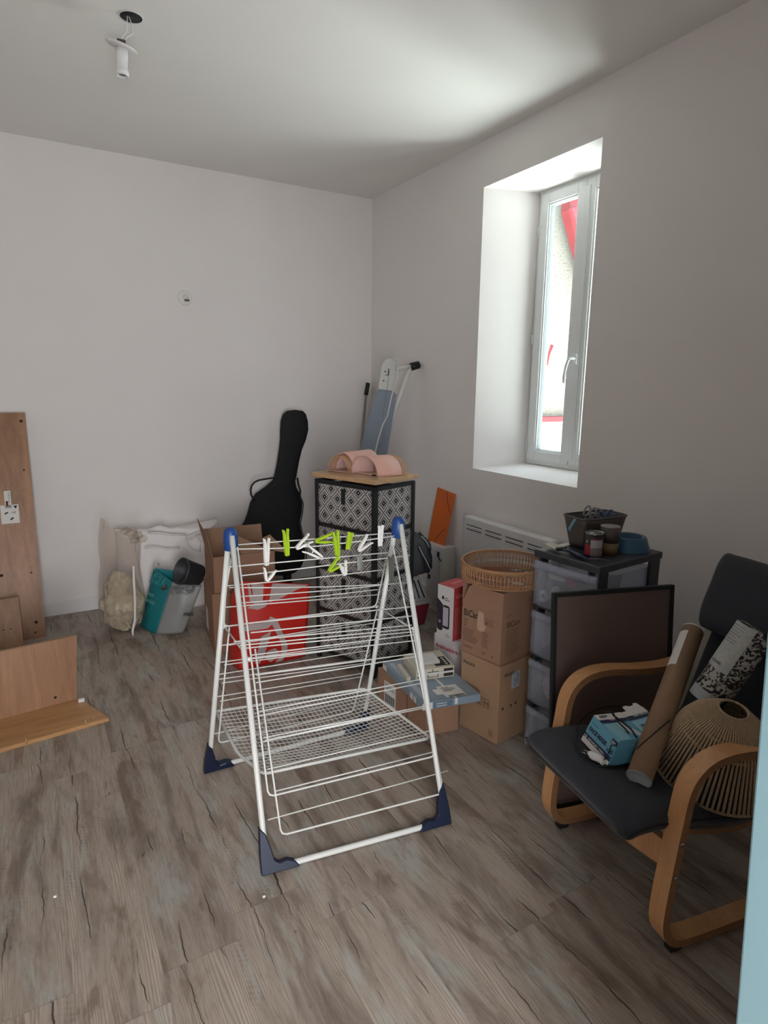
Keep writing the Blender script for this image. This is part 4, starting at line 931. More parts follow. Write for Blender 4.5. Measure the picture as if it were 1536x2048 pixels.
# red shopping bag
m_redb = mat('red_woven_plastic', '#c7281f', 0.4, bump=0.25, bscale=14); m_silver = mat('silver_print', '#b7a9a6', 0.4, bump=0.4, bscale=22)
rb = thing('shopping_bag', 'large glossy red shopping bag with silver printed shapes, standing behind the drying rack', 'shopping bag', (1.2, 3.52, 0))
rA, rB = PZ(458, 1322), PZ(478, 1341); rC = PZ(610, 1312); rD = rA+(rC-rB)
uA, uB, uC = PD(462, 1190, HD(rA)), PD(482, 1162, HD(rB)+0.03), PD(620, 1168, HD(rC)+0.03); uD = uA+(uC-uB); uC.z = max(uC.z, 0.42)
def rside(p0, p1, q0, q1, nm, m, bulge):
    n_ = (p1-p0).cross(q0-p0).normalized()
    def fn(u, v):
        p = (p0*(1-u)+p1*u)*(1-v)+(q0*(1-u)+q1*u)*v
        return p+n_*(bulge*math.sin(math.pi*u)*math.sin(math.pi*(0.1+0.85*v))+0.012*noise.noise(p*6+V3(3, 1, 0))*math.sin(math.pi*u))
    return fn, MB().grid(fn, 24, 20, thick=0.002).build(nm, m, rb)
fnf, rfront = rside(rB, rC, uB, uC, 'front_side', m_redb, 0.03); rside(rA, rB, uA, uB, 'left_side', m_redb, 0.012); rside(rC, rD, uC, uD, 'right_side', m_redb, 0.01); rside(rD, rA, uD, uA, 'rear_side', m_redb, 0.0)
n_f = (rC-rB).cross(uB-rB).normalized()
MB().grid(lambda u, v: (uA*(1-u)+uD*u)*(1-v)+(uB*(1-u)+uC*u)*v+V3(0, 0, -0.02-0.05*math.sin(math.pi*v)*math.sin(math.pi*u)+0.012*noise.noise(Vector((u*6, v*4, 0)))), 20, 10, thick=0.002).build('folded_top', m_redb, rb)
def rp(poly, name, m, k=0.003):
    """silver shape printed on the front face, in face fractions"""
    us = [p[0] for p in poly]; vs_ = [p[1] for p in poly]; mb = MB(); b = bmesh.new()
    from mathutils import geometry
    tri = geometry.tessellate_polygon([[Vector((p[0], p[1], 0)) for p in poly]])
    V = [b.verts.new(Vector((p[0], p[1], 0))) for p in poly]
    for t_ in tri: b.faces.new([V[i] for i in t_])
    bmesh.ops.subdivide_edges(b, edges=b.edges[:], cuts=5, use_grid_fill=True); bmesh.ops.triangulate(b, faces=b.faces[:])
    for v in b.verts: q = fnf(min(max(v.co.x, 0), 1), min(max(v.co.y, 0), 1)); v.co = q+n_f*k
    mb._add(b, True); return mb.build(name, m, rfront)
def rpx(x, y):   # from the 240 px close-up: bag front spans x 470..1400 (top) / 520..1390 (bottom)
    px, py = 400+x/6.4, 1030+y/6.4
    best = None
    def sc(u, v):
        q = fnf(u, v)-EYEP; z = q.dot(_f); return 768+FPX*q.dot(_r)/z-px, 1024-FPX*q.dot(_u)/z-py
    u, v = 0.5, 0.5
    for _ in range(12):
        e0 = sc(u, v); e1 = sc(u+1e-3, v); e2 = sc(u, v+1e-3)
        a, b, c, d = (e1[0]-e0[0])/1e-3, (e2[0]-e0[0])/1e-3, (e1[1]-e0[1])/1e-3, (e2[1]-e0[1])/1e-3; det = a*d-b*c
        if abs(det) < 1e-9: break
        u -= (d*e0[0]-b*e0[1])/det; v -= (-c*e0[0]+a*e0[1])/det; u = min(max(u, 0.01), 0.99); v = min(max(v, 0.01), 0.99)
    return u, v
for poly in ([(600, 855), (815, 862), (800, 1100), (735, 1160), (640, 1110)],
             [(925, 862), (1390, 885), (1230, 960), (1040, 1060), (880, 1120), (900, 990)],
             [(600, 1190), (690, 1140), (800, 1100), (870, 1120), (840, 1170), (740, 1212)],
             [(440, 1560), (500, 1440), (640, 1400), (860, 1370), (900, 1295), (980, 1330), (1120, 1660), (1110, 1760), (1050, 1880), (960, 1900), (1040, 1790), (1045, 1660), (920, 1400), (860, 1450), (560, 1490), (520, 1620), (500, 1960), (430, 1980), (450, 1760)],
             [(780, 1560), (910, 1480), (890, 1560), (820, 1800), (760, 1900), (700, 1900)],
             [(860, 1740), (960, 1700), (1000, 1740), (980, 1830), (900, 1880), (840, 1840)]):
    rp([rpx(*p) for p in poly], 'silver_print', m_silver)
MB().tube([fnf(0.12, 0.99)+n_f*0.006, fnf(0.15, 0.86)+n_f*0.006], 0.010, 6, flat=0.3).build('handle', m_redb, rb)
rh = [fnf(*rpx(590, 835))+n_f*0.006, fnf(*rpx(700, 830))+n_f*0.01, fnf(*rpx(860, 850))+n_f*0.01, fnf(*rpx(850, 960))+n_f*0.008, fnf(*rpx(810, 1110))+n_f*0.006]
MB().tube(rh, 0.017, 6, flat=0.2).build('handle', m_redb, rb)

# ================================================================== BOXES UNDER THE RADIATOR
la = V3(-0.045, 0.40, 0)
lo = V3(1.560, 2.262, 0); lb = V3(0.178, -0.028, 0)
t, bo = carton('low_cardboard_box', 'low brown carton with a barcode label, under the flat grey-blue box', lo, la, lb, 0.208)
fc = Face(lo+la, -la, V3(0, 0, 1), 0.001)
mb = MB(); fc.rect(mb, 0.06, 0.03, 0.10, 0.13); lab = mb.build('label', m_paper, bo); mb = MB(); lines_into(mb, fc, 0.068, 0.145, 0.085, 3, 0.012, 0.004, 2)
for k in range(14): fc.rect(mb, 0.068+k*0.0062, 0.04, 0.003 if k % 3 else 0.0045, 0.05, 2)
mb.build('barcode', m_ink, lab); MB().quadbox(fc.pt(0.255, 0.0), fc.u*0.003, fc.v*0.205, fc.n*0.001).build('board_seam', m_inkb, bo)
MB().quadbox(lo+V3(-0.03, -0.035, 0.209), V3(0.215, -0.035, 0.004), V3(0.0, 0.16, 0), V3(0, 0, 0.004)).build('flap', m_card2, t)
# flat appliance box
zt0, zt1 = 0.2145, 0.252
c0_ = PZ(845, 1407, zt1); c1_ = PZ(961, 1388, zt1); c2__ = PZ(745, 1327, zt1)
b_e = (c1_-c0_); a_e = (c2__-c0_); a_e = a_e.length*Vector((-b_e.y, b_e.x, 0)).normalized()*0.98
a_e = (a_e*0.6+(c2__-c0_)*0.4)
m_gb = mat('grey_blue_box_print', '#8696a3', 0.45, mottle=0.12, mscale=3); m_gbd = mat('slate_print', '#5d7485', 0.5)
t = thing('flat_appliance_box', 'large flat grey-blue hob box with white address label, lying on the low carton', 'appliance box', (c0_+a_e/2+b_e/2)); o_ = Vector((c0_.x, c0_.y, zt0))
bo = MB().quadbox(o_, a_e, b_e, V3(0, 0, zt1-zt0), 0.001).build('box_body', m_gb, t)
ft_ = Face(Vector((c0_.x, c0_.y, zt1)), b_e, a_e, 0.001); W_, Dp = b_e.length, a_e.length
mb = MB(); ft_.rect(mb, 0.02, 0.02, 0.03, Dp*0.9); mb.build('pale_stripe', mat('pale_stripe_print', '#a9b3bd', 0.5), bo)
mb = MB(); ft_.rect(mb, 0.06, 0.22, 0.17, 0.24); mb.build('photo_print', mat('photo_print', '#9fa6b0', 0.4, mottle=0.25, mscale=9), bo)
mb = MB(); ft_.poly(mb, [(0.13, 0.015), (0.235, 0.012), (0.235, 0.125), (0.13, 0.128)], 1.5); ft_.rect(mb, 0.10, 0.05, 0.05, 0.055, 1.4); lab = mb.build('address_label', m_paper, bo)
mb = MB(); text_into(mb, ft_, 'SIEMENS', 0.228, 0.028, 0.022, 3, rot=math.pi, bold=0.0004, sx=1); text_into(mb, Face(ft_.pt(0.228, 0.042), -ft_.u, -ft_.v, -0.0), '', 0, 0, 0.01) if False else None
lines_into(mb, ft_, 0.145, 0.105, 0.07, 4, 0.012, 0.004, 3); mb.build('print', m_ink, lab)
mb = MB(); ft_.rect(mb, 0.165, 0.128, 0.012, 0.22, 1.3); ft_.rect(mb, 0.165, 0.0, 0.012, 0.02, 2.2); mb.build('tape_strip', m_paper, bo)
ff_ = Face(o_, b_e, V3(0, 0, 1), 0.001); mb = MB(); ff_.rect(mb, 0.0, 0.002, 0.05, 0.033); ff_.rect(mb, 0.165, 0.008, 0.014, 0.03, 1.4); mb.build('label', m_paper, bo)
mb = MB(); ff_.rect(mb, 0.055, 0.002, 0.10, 0.033); sp = mb.build('slate_band', m_gbd, bo); mb = MB(); lines_into(mb, ff_, 0.07, 0.022, 0.08, 2, 0.012, 0.004, 2, 3); text_into(mb, ff_, 'SIEM', 0.012, 0.012, 0.012, 2); mb.build('print', m_paper, sp)
fs_ = Face(o_+a_e, -a_e, V3(0, 0, 1), 0.001); mb = MB(); L_ = a_e.length
fs_.rect(mb, L_-0.09, 0.003, 0.025, 0.031); fs_.rect(mb, L_-0.13, 0.003, 0.03, 0.031); fs_.rect(mb, 0.004, 0.006, 0.05, 0.028); mb.build('label', m_paper, bo)
# cream small box with booklet, strapped
m_cream = mat('cream_box', '#c9c2b0', 0.6); zc = zt1+0.0008; zch = 0.055
g0, g1, g2 = PZ(832, 1362, zc), PZ(908, 1352, zc), PZ(803, 1327, zc)
ge = g1-g0; ga = Vector((-ge.y, ge.x, 0)).normalized()*0.20
t = thing('cream_box', 'cream box with black line drawings and white straps, lying on the flat grey-blue box', 'box', g0+ge/2+ga/2)
bo = MB().quadbox(g0, ga, ge, V3(0, 0, zch), 0.001).build('box_body', m_cream, t)
fr_ = Face(g0, ge, V3(0, 0, 1), 0.001); w_ = ge.length; mb = MB(); fr_.rect(mb, w_*0.72, 0.006, w_*0.25, 0.018); fr_.rect(mb, w_*0.72, 0.034, w_*0.25, 0.015)
for (a, b, w, h) in ((0.30, 0.008, 0.02, 0.03), (0.30, 0.036, 0.28, 0.003), (0.30, 0.008, 0.015, 0.03), (0.56, 0.008, 0.02, 0.03), (0.30, 0.008, 0.27, 0.003), (0.42, 0.038, 0.02, 0.014), (0.04, 0.01, 0.02, 0.035)): fr_.rect(mb, w_*a, b, w_*w, h)
mb.build('line_drawing', m_ink, bo)
ftc = Face(g0+V3(0, 0, zch), ge, ga, 0.001); mb = MB(); ftc.rect(mb, w_*0.55, 0.02, w_*0.40, 0.10); pr_ = mb.build('black_panel', m_ink, bo); mb = MB()
for k in range(4): mb.lathe([(0, 0), (0.008, 0)], 12, ftc.pt(w_*0.86, 0.035+k*0.022, 2), (0, 0, 1))
mb.build('round_symbols', m_cream, pr_)
MB().quadbox(g0+ge*0.02-ga.normalized()*0.002+V3(0, 0, -0.0002+zch*0.45), ga*0.0+ge*0.96, -ga.normalized()*0.001, V3(0, 0, 0.010)).build('strap', m_tube, t)
MB().quadbox(g0+ge*0.12+V3(0, 0, zch), ge*0.08, ga, V3(0, 0, 0.0015)).build('strap', m_tube, t)
MB().quadbox(g0+ga*0.20+V3(0, 0, zch), ga*0.55, ge*0.02, V3(0, 0, 0.001)).build('strap', m_tube, t)
lf = thing('folded_leaflet', 'folded white instruction leaflet lying on the cream box', 'leaflet', g0+ge*0.3+ga*0.4+V3(0, 0, zch))
for k in range(3):
    q = g0+ge*(0.20+0.01*k)+ga*(0.22+0.015*k)+V3(0, 0, zch+0.0022+0.004*k); MB().quadbox(q, ge*0.50, ga*0.52, V3(0, 0, 0.0026), 0.0008).build('page', m_paper, lf)
tr_ = tag(MB().quadbox(g0+ga*0.05-ge*0.22+V3(0, 0, 0.0005), ga*0.8, ge*0.10, V3(0, 0, 0.018), 0.001).build('narrow_box', m_cream), 'narrow pale strip of packaging lying left of the cream box', 'box')

# white coffee-machine carton and red/white shaver carton on it
G0 = V3(1.890, 2.475, 0); az = 0.337
Wd = PD(926, 1286, HD(G0)); Lf = V3(-0.075, 0.19, 0)
G0 = Vector((PD(926, 1300, HD(G0)).x, PD(926, 1300, HD(G0)).y, 0)); az = PD(926, 1288, HD(G0)).z
m_wc = mat('white_carton', '#c9c5c6', 0.5)
lfA = None
def left_edge(px, py, z, o, dirn):   # length along dirn from o so that the edge projects to px
    lo_, hi_ = 0.02, 0.8
    for _ in range(40):
        m_ = (lo_+hi_)/2; q = o+dirn*m_; q = Vector((q.x, q.y, z))-EYEP
        if 768+FPX*q.dot(_r)/q.dot(_f) > px: lo_ = m_
        else: hi_ = m_
    return m_
ad_ = Vector((-0.22, 0.975, 0)).normalized(); bdv = Vector((0.975, 0.22, 0))
aw = left_edge(869, 1262, az, G0, ad_)
t, bo = carton('white_carton', 'white carton printed in red letters, standing under the red and white carton', G0, ad_*aw, bdv*0.20, az, m_wc)
ff1 = Face(G0+ad_*aw, -ad_, V3(0, 0, 1), 0.001)
mb = MB(); text_into(mb, ff1, 'Arabicadabra !', 0.012, az-0.075, 0.036*aw/0.25, 1.2, bold=0.0008, sx=1); mb.build('red_lettering', mat('red_print', '#b5203a', 0.6), bo)
mb = MB(); ff1.poly(mb, [(aw*0.10, az-0.115), (aw*0.16, az-0.112), (aw*0.55, az-0.16), (aw*0.60, az-0.18), (aw*0.60, az-0.26), (aw*0.5, az-0.19), (aw*0.2, az-0.14)]); mb.build('product_picture', m_ink, bo)
mb = MB(); lines_into(mb, ff1, aw*0.72, az-0.16, aw*0.18, 4, 0.008, 0.003, 1.2); mb.build('print', mat('grey_print', '#8a878a', 0.7), bo)
lz0 = az+0.001; Lo = PZ(905, 1284, lz0); Lh = PD(910, 1177, HD(Lo)).z-lz0
lw = left_edge(873.5, 1262, lz0, Lo, ad_)
m_lr = mat('red_carton', '#b23a3c', 0.5)
t, bo = carton('product_carton', 'white and red carton picturing a black appliance, standing on the white carton', Lo, ad_*lw, bdv*0.155, Lh, m_lr)
ff2 = Face(Lo+ad_*lw, -ad_, V3(0, 0, 1), 0.001)
mb = MB(); ff2.rect(mb, 0, 0, lw, Lh-0.001); wf_ = mb.build('white_face', m_wc, bo); ff2.lift = 0.002
mb = MB()
def rr_poly(a, b, w, h, r): 
    o = []
    for (cx_, cy_, s) in ((a+w-r, b+h-r, 0), (a+r, b+h-r, 1), (a+r, b+r, 2), (a+w-r, b+r, 3)):
        o += [(cx_+r*math.cos(math.pi/2*(s+k/3)), cy_+r*math.sin(math.pi/2*(s+k/3))) for k in range(4)]
    return o
ff2.poly(mb, rr_poly(lw*0.36, Lh*0.20, lw*0.42, Lh*0.44, 0.012), 1.2); ff2.poly(mb, rr_poly(lw*0.02, Lh*0.14, lw*0.36, Lh*0.28, 0.015), 1.6); ff2.poly(mb, [(0, Lh*0.40), (lw*0.36, Lh*0.40), (lw*0.36, Lh*0.64), (0, Lh*0.74)], 1.4)
dk_ = mb.build('appliance_picture', mat('dark_violet_print', '#2d2730', 0.5), wf_)
mb = MB(); ff2.rect(mb, lw*0.38, Lh*0.25, lw*0.33, Lh*0.35, 1.8); mb.build('screen_picture', mat('pale_screen', '#b0a9b3', 0.5), dk_)
mb = MB(); mb.lathe([(0, 0), (lw*0.08, 0)], 16, ff2.pt(lw*0.19, Lh*0.31, 2.2), ff2.n); mb.build('dial_picture', mat('grey_dial', '#8d8b96', 0.5), dk_)
mb = MB(); ff2.rect(mb, lw*0.28, Lh*0.74, lw*0.12, Lh*0.06, 1.2); lines_into(mb, ff2, lw*0.45, Lh*0.77, lw*0.35, 2, 0.012, 0.004, 1.2); lines_into(mb, ff2, lw*0.55, Lh*0.10, lw*0.3, 3, 0.007, 0.002, 1.2); mb.build('print', m_ink, wf_)
fr2 = Face(Lo, bdv, V3(0, 0, 1), 0.001); mb = MB(); text_into(mb, fr2, 'Livoo', 0.020, Lh*0.80, 0.034, 1.2, bold=0.0006); lines_into(mb, fr2, 0.012, Lh*0.60, 0.12, 12, 0.013, 0.0025, 1.2, 4); mb.build('print', mat('pink_print', '#d8a5a3', 0.6), bo)
ft2 = Face(Lo+V3(0, 0, Lh), bdv, ad_, 0.001); mb = MB(); text_into(mb, ft2, 'LIVOO', 0.045, lw*0.45, 0.030, 1.2, bold=0.0006); mb.build('print', mat('pink_print', '#d8a5a3', 0.6), bo)

# lower FRAGILE carton, upper carton, wicker tray
fo_ = V3(1.820, 2.034, 0); fa_ = V3(-0.045, 0.238, 0); fb2 = V3(0.300, 0.045, 0); fh = 0.402
t, bo = carton('cardboard_box', 'brown carton marked FRAGILE, bottom of the stack under the wicker tray', fo_, fa_, fb2, fh, m_card2)
fl = Face(fo_+fa_, -fa_, V3(0, 0, 1), 0.001); fw = fa_.length
mb = MB(); text_into(mb, fl, 'FRAGILE', 0.012, fh-0.055, 0.020, 1.2, bold=0.0006, sx=1.0)
for a in (0.105, 0.15):
    for (x_1, y_1, w1, h1) in ((0, 0, 0.036, 0.002), (0, 0.044, 0.036, 0.002), (0, 0, 0.002, 0.044), (0.034, 0, 0.002, 0.044)): fl.rect(mb, a+x_1, 0.165+y_1, w1, h1)
fl.poly(mb, [(0.155, 0.185), (0.160, 0.198), (0.165, 0.185)]); fl.poly(mb, [(0.172, 0.185), (0.177, 0.198), (0.182, 0.185)]); fl.rect(mb, 0.159, 0.172, 0.003, 0.014); fl.rect(mb, 0.176, 0.172, 0.003, 0.014)
fl.poly(mb, [(0.110, 0.205), (0.135, 0.200), (0.122, 0.185)]); fl.rect(mb, 0.121, 0.172, 0.003, 0.014); fl.rect(mb, 0.113, 0.172, 0.02, 0.003)
for (x_1, y_1, w1, h1) in ((0, 0, 0.022, 0.0015), (0, 0.028, 0.022, 0.0015), (0, 0, 0.0015, 0.028), (0.0205, 0, 0.0015, 0.028), (0.01, 0.006, 0.003, 0.014)): fl.rect(mb, 0.20+x_1-0.01, 0.03+y_1, w1, h1)
mb.build('print', m_ink, bo)
fr3 = Face(fo_, fb2, V3(0, 0, 1), 0.001); mb = MB(); text_into(mb, fr3, 'FRAGILE', 0.03, fh-0.06, 0.020, 1.2, bold=0.0005)
fr3.poly(mb, [(0.03+0.012*math.cos(k*math.pi*2/3+0.5), 0.18+0.012*math.sin(k*math.pi*2/3+0.5)) for k in range(3)])
fr3.poly(mb, [(0.08, 0.185), (0.10, 0.185), (0.09, 0.17)]); fr3.poly(mb, [(0.115, 0.185), (0.135, 0.187), (0.125, 0.17)]); fr3.rect(mb, 0.089, 0.16, 0.003, 0.012); mb.build('print', m_ink, bo)
mb = MB(); fr3.rect(mb, 0.085, 0.265, 0.06, 0.085); lab = mb.build('label', mat('bluish_label', '#a9afb4', 0.6), bo); mb = MB(); text_into(mb, fr3, '21.97', 0.115, 0.275, 0.018, 2.2, rot=math.pi/2); lines_into(mb, fr3, 0.122, 0.34, 0.018, 8, 0.008, 0.003, 2); mb.build('print', m_ink, lab)
uo = V3(1.826, 2.048, fh+0.001); ua_ = V3(-0.052, 0.235, 0); ub_ = V3(0.285, 0.045, 0); uh_ = 0.255
t, bo = carton('cardboard_box', 'brown carton printed BiCart with its flaps up, top of the stack under the wicker tray', uo, ua_, ub_, uh_, m_card)
flh = 0.098
wv = V3(0, 0, uh_)
MB().hexa([uo+wv, uo+wv+ua_, uo+wv+ua_+ub_*0.012, uo+wv+ub_*0.012, uo+wv+V3(0.004, 0.0, flh), uo+wv+ua_*0.82+V3(0.0, 0, flh), uo+wv+ua_*0.82+ub_*0.012+V3(0.0, 0, flh), uo+wv+ub_*0.012+V3(0.004, 0, flh)]).build('flap', m_card, t)
MB().hexa([uo+wv, uo+wv+ub_, uo+wv+ub_+ua_*0.015, uo+wv+ua_*0.015, uo+wv+V3(0.004, 0.003, flh), uo+wv+ub_+V3(0, 0.003, flh), uo+wv+ub_+ua_*0.015+V3(0, 0.003, flh), uo+wv+ua_*0.015+V3(0.004, 0.003, flh)]).build('flap', m_card, t)
MB().quadbox(uo+wv+ua_*0.985, ua_*0.015, ub_, V3(0, 0, flh)).build('flap', m_card, t)
fl = Face(uo+ua_, -ua_, V3(0, 0, 1), 0.001); fw = ua_.length
mb = MB(); text_into(mb, fl, 'BiCart', 0.012, uh_-0.064, 0.048, 1.2, bold=0.0008, sx=0.80); lines_into(mb, fl, 0.012, uh_-0.085, 0.03, 4, 0.010, 0.003, 1.1, 2); lines_into(mb, fl, 0.012, uh_-0.13, 0.10, 8, 0.009, 0.0022, 1.1, 3)
lines_into(mb, fl, 0.145, uh_-0.05, 0.06, 4, 0.009, 0.0022, 1.1, 6); lines_into(mb, fl, 0.13, uh_-0.12, 0.05, 9, 0.009, 0.0022, 1.1, 7); text_into(mb, fl, 'SAMSIC', 0.02, 0.028, 0.016, 1.2)
fl.poly(mb, [(0.010, 0.050), (0.018, 0.046), (0.014, 0.040)]); fl.poly(mb, [(0.150, uh_-0.062), (0.160, uh_-0.068), (0.152, uh_-0.075)])
text_into(mb, fl, '9', 0.130, 0.022, 0.018, 1.2)
fl.poly(mb, [(0.142, 0.030), (0.147, 0.038), (0.152, 0.030)]); fl.rect(mb, 0.146, 0.020, 0.002, 0.01); fl.poly(mb, [(0.19, 0.026), (0.196, 0.033), (0.202, 0.026)])
mb.build('print', m_inkb if False else m_ink, bo)
mb = MB(); fl.poly(mb, [(0.098, uh_-0.11), (0.10, uh_-0.045), (0.105, uh_-0.02), (0.135, uh_-0.022), (0.14, uh_-0.08), (0.155, uh_-0.085), (0.14, uh_-0.115), (0.115, uh_-0.12)], 2.2); mb.build('torn_tape', mat('torn_paper_tape', '#b59b80', 0.7), bo)
fr4 = Face(uo, ub_, V3(0, 0, 1), 0.001); mb = MB(); text_into(mb, fr4, 'BiCart', 0.035, uh_-0.075, 0.040, 1.2, bold=0.0008, sx=0.9); lines_into(mb, fr4, 0.035, uh_-0.095, 0.14, 12, 0.011, 0.0022, 1.1, 8); fr4.poly(mb, [(0.03, uh_-0.012), (0.04, uh_-0.016), (0.035, uh_-0.022)]); lines_into(mb, fr4, 0.045, uh_-0.016, 0.03, 1, 0.01, 0.004, 1.1); mb.build('print', m_inkb, bo)
# wicker tray
wk = thing('wicker_tray', 'round rattan tray basket with open woven sides, resting on the flaps of the upper carton', 'basket', (1.98, 2.25, fh+uh_+flh))
bz = fh+0.001+uh_+flh+0.006
m_rat = mat('rattan', '#a87c55', 0.55, mottle=0.15, mscale=40); m_rat2 = mat('rattan_floor', '#8f5f45', 0.55, mottle=0.15, mscale=40)
Rr = 0.210; q1_ = PZ(923, 1137, bz+0.085); q2_ = PZ(1000, 1103, bz+0.085)
kc = V3(1.975, 2.215, 0)
def ringpts(r, z, n=48, wob=0): return [V3(kc.x+r*math.cos(2*math.pi*k/n), kc.y+r*math.sin(2*math.pi*k/n), z+wob*math.sin(k*1.7)) for k in range(n)]
mb = MB(); H_ = 0.092
for r, z, rad in ((Rr, bz+H_, 0.0055), (Rr+0.004, bz+H_-0.004, 0.004), (Rr-0.012, bz+0.004, 0.0045)): mb.tube(ringpts(r, z), rad, 6, closed=True)
mb.build('rim', m_rat, wk)
mb = MB(); nS = 150
for k in range(nS):
    a1_ = 2*math.pi*k/nS; a2_ = a1_+0.05*(1 if k % 2 else -1)
    mb.tube([(kc.x+(Rr-0.012)*math.cos(a1_), kc.y+(Rr-0.012)*math.sin(a1_), bz), (kc.x+Rr*math.cos((a1_+a2_)/2), kc.y+Rr*math.sin((a1_+a2_)/2), bz+H_*0.5), (kc.x+Rr*math.cos(a2_), kc.y+Rr*math.sin(a2_), bz+H_)], 0.0022, 5)
for z in (0.010, 0.018, 0.026, 0.052, 0.080):
    mb.tube([V3(kc.x+(Rr-0.003+0.003*(-1)**k)*math.cos(2*math.pi*k/nS), kc.y+(Rr-0.003+0.003*(-1)**k)*math.sin(2*math.pi*k/nS), bz+z) for k in range(nS)], 0.0025, 4, closed=True)
mb.build('woven_side', m_rat, wk)
mb = MB()
for k in range(-15, 16):    # chevron floor
    x_1 = k*0.0145; h_ = math.sqrt(max(0, (Rr-0.014)**2-x_1**2))
    for sgn in (-1, 1):
        mb.tube([(kc.x+x_1, kc.y, bz+0.003), (kc.x+x_1*0.55+sgn*0.0+0.03*(1 if k > 0 else -1), kc.y+sgn*h_*0.5, bz+0.004), (kc.x+x_1, kc.y+sgn*h_, bz+0.003)], 0.0042, 5)
for k in range(-3, 4):
    y_1 = k*0.06; h_ = math.sqrt(max(0, (Rr-0.014)**2-y_1**2)); mb.tube([(kc.x-h_, kc.y+y_1, bz+0.001), (kc.x+h_, kc.y+y_1, bz+0.001)], 0.003, 5)
mb.build('woven_floor', m_rat2, wk)

# ================================================================== PLASTIC DRAWER TOWER
TZ = 0.985
ta, tb_, tc_ = PZ(1073, 1098, TZ), PZ(1201, 1134, TZ), PZ(1346, 1109, TZ)
tu = Vector((tb_.x-ta.x, tb_.y-ta.y, 0)); TW = tu.length; tu.normalize(); tv = Vector((-tu.y, tu.x, 0)); TD = (tc_-tb_).length
T0 = Vector((ta.x, ta.y, 0))
def tp(a, b, z): return T0+tu*a+tv*b+Vector((0, 0, z))
m_anth = mat('anthracite_plastic', '#2f323a', 0.4)
m_clear = clear_mat('milky_drawer_plastic', '#eaeef5', 0.80, 0.22, '#e9edf6')
tw = thing('drawer_tower', 'plastic drawer tower with dark frame and four clear drawers, standing by the right wall', 'drawer unit', tp(TW/2, TD/2, 0))
MB().quadbox(tp(-0.006, -0.008, TZ-0.032), tu*(TW+0.012), tv*(TD+0.014), V3(0, 0, 0.032), 0.006).build('top_board', m_anth, tw)
pst = MB()
for a, b, w, d in ((0.0, 0.022, 0.014, 0.05), (TW-0.014, 0.0, 0.014, 0.06), (0.0, TD-0.05, 0.014, 0.05), (TW-0.014, TD-0.075, 0.014, 0.075)): pst.quadbox(tp(a, b, 0.0), tu*w, tv*d, V3(0, 0, TZ-0.03), 0.002)
for k in range(4):
    z = 0.005+k*0.236
    pst.quadbox(tp(0.002, 0.012, z), tu*(TW-0.004), tv*(TD-0.02), V3(0, 0, 0.020), 0.002)
pst.build('frame', m_anth, tw)
drawers = []
for k in range(4):
    z = 0.027+k*0.236; h = 0.205; mb = MB(); a0, a1_, b0, b1 = 0.018, TW-0.018, -0.004, TD-0.03; th = 0.0025
    def fr_(u, v, z=z, h=h):   # slightly bowed front
        return tp(-0.0+TW*0.0+0.004+(TW-0.008)*u, -0.004-0.018*math.sin(math.pi*u)*0.6, z+h*v)
    mb.grid(fr_, 12, 2, thick=0.0025)
    mb.quadbox(tp(a0, b0+0.01, z), tu*(a1_-a0), tv*(b1-b0), V3(0, 0, th)); mb.quadbox(tp(a0, b0+0.01, z), tu*th, tv*(b1-b0), V3(0, 0, h-0.02)); mb.quadbox(tp(a1_-th, b0+0.01, z), tu*th, tv*(b1-b0), V3(0, 0, h-0.02)); mb.quadbox(tp(a0, b1, z), tu*(a1_-a0), tv*th, V3(0, 0, h-0.02))
    do_ = mb.build('drawer', m_clear, tw); drawers.append(do_)
    MB().grid(lambda u, v, z=z, h=h: tp(0.006+(TW-0.012)*u, -0.010-0.018*math.sin(math.pi*u)*0.6-0.004*math.sin(math.pi*v), z+h-0.035+0.032*v), 12, 3, thick=0.002).build('drawer_lip', m_clear, do_)
def inside(name, label, cat, mk, m, **k): return tag(mk.build(name, m), label, cat, **k)
zd = 0.027+3*0.236+0.006; m_cl2 = mat('cream_plastic', '#c9c3ac', 0.5); m_pinkp = mat('pink_plastic', '#c84a63', 0.5); m_bluep = mat('steel_blue_plastic', '#5d7f9a', 0.4)
inside('roll_end', 'cream oval packet in the top clear drawer, uppermost', 'packet', blob(tp(0.10, 0.06, zd+0.135), (0.05, 0.06, 0.018), 0.006, 20, 3), m_cl2)
inside('glass_jar', 'small glass jar lying in the top clear drawer', 'jar', MB().lathe([(0, 0), (0.024, 0), (0.026, 0.02), (0.026, 0.07), (0.02, 0.08), (0, 0.08)], 20, tp(0.06, 0.06, zd+0.09), (0.3, -0.9, 0.2)), m_bluep)
inside('tape_roll', 'white roll of tape in the left of the top clear drawer', 'tape roll', MB().lathe([(0.012, 0), (0.026, 0), (0.026, 0.03), (0.012, 0.03), (0.012, 0)], 20, tp(0.03, 0.025, zd+0.027), (0.9, 0.2, 0)), m_paper)
inside('white_bottle', 'white plastic bottle lying in the top clear drawer', 'bottle', MB().lathe([(0, 0), (0.022, 0), (0.022, 0.07), (0.012, 0.08), (0.012, 0.09), (0, 0.09)], 20, tp(0.07, 0.05, zd+0.04), (-0.4, -0.6, 0.5)), m_paper)
for q, lb_ in ((tp(0.185, 0.02, zd+0.115), 'pink lid in the top clear drawer, the upper of two'), (tp(0.19, 0.02, zd+0.045), 'pink pot in the top clear drawer, the lower of two')):
    inside('pink_pot', lb_, 'pot', MB().lathe([(0, 0), (0.022, 0), (0.024, 0.025), (0.020, 0.045), (0, 0.045)], 20, q, (0, 0, 1)), m_pinkp)
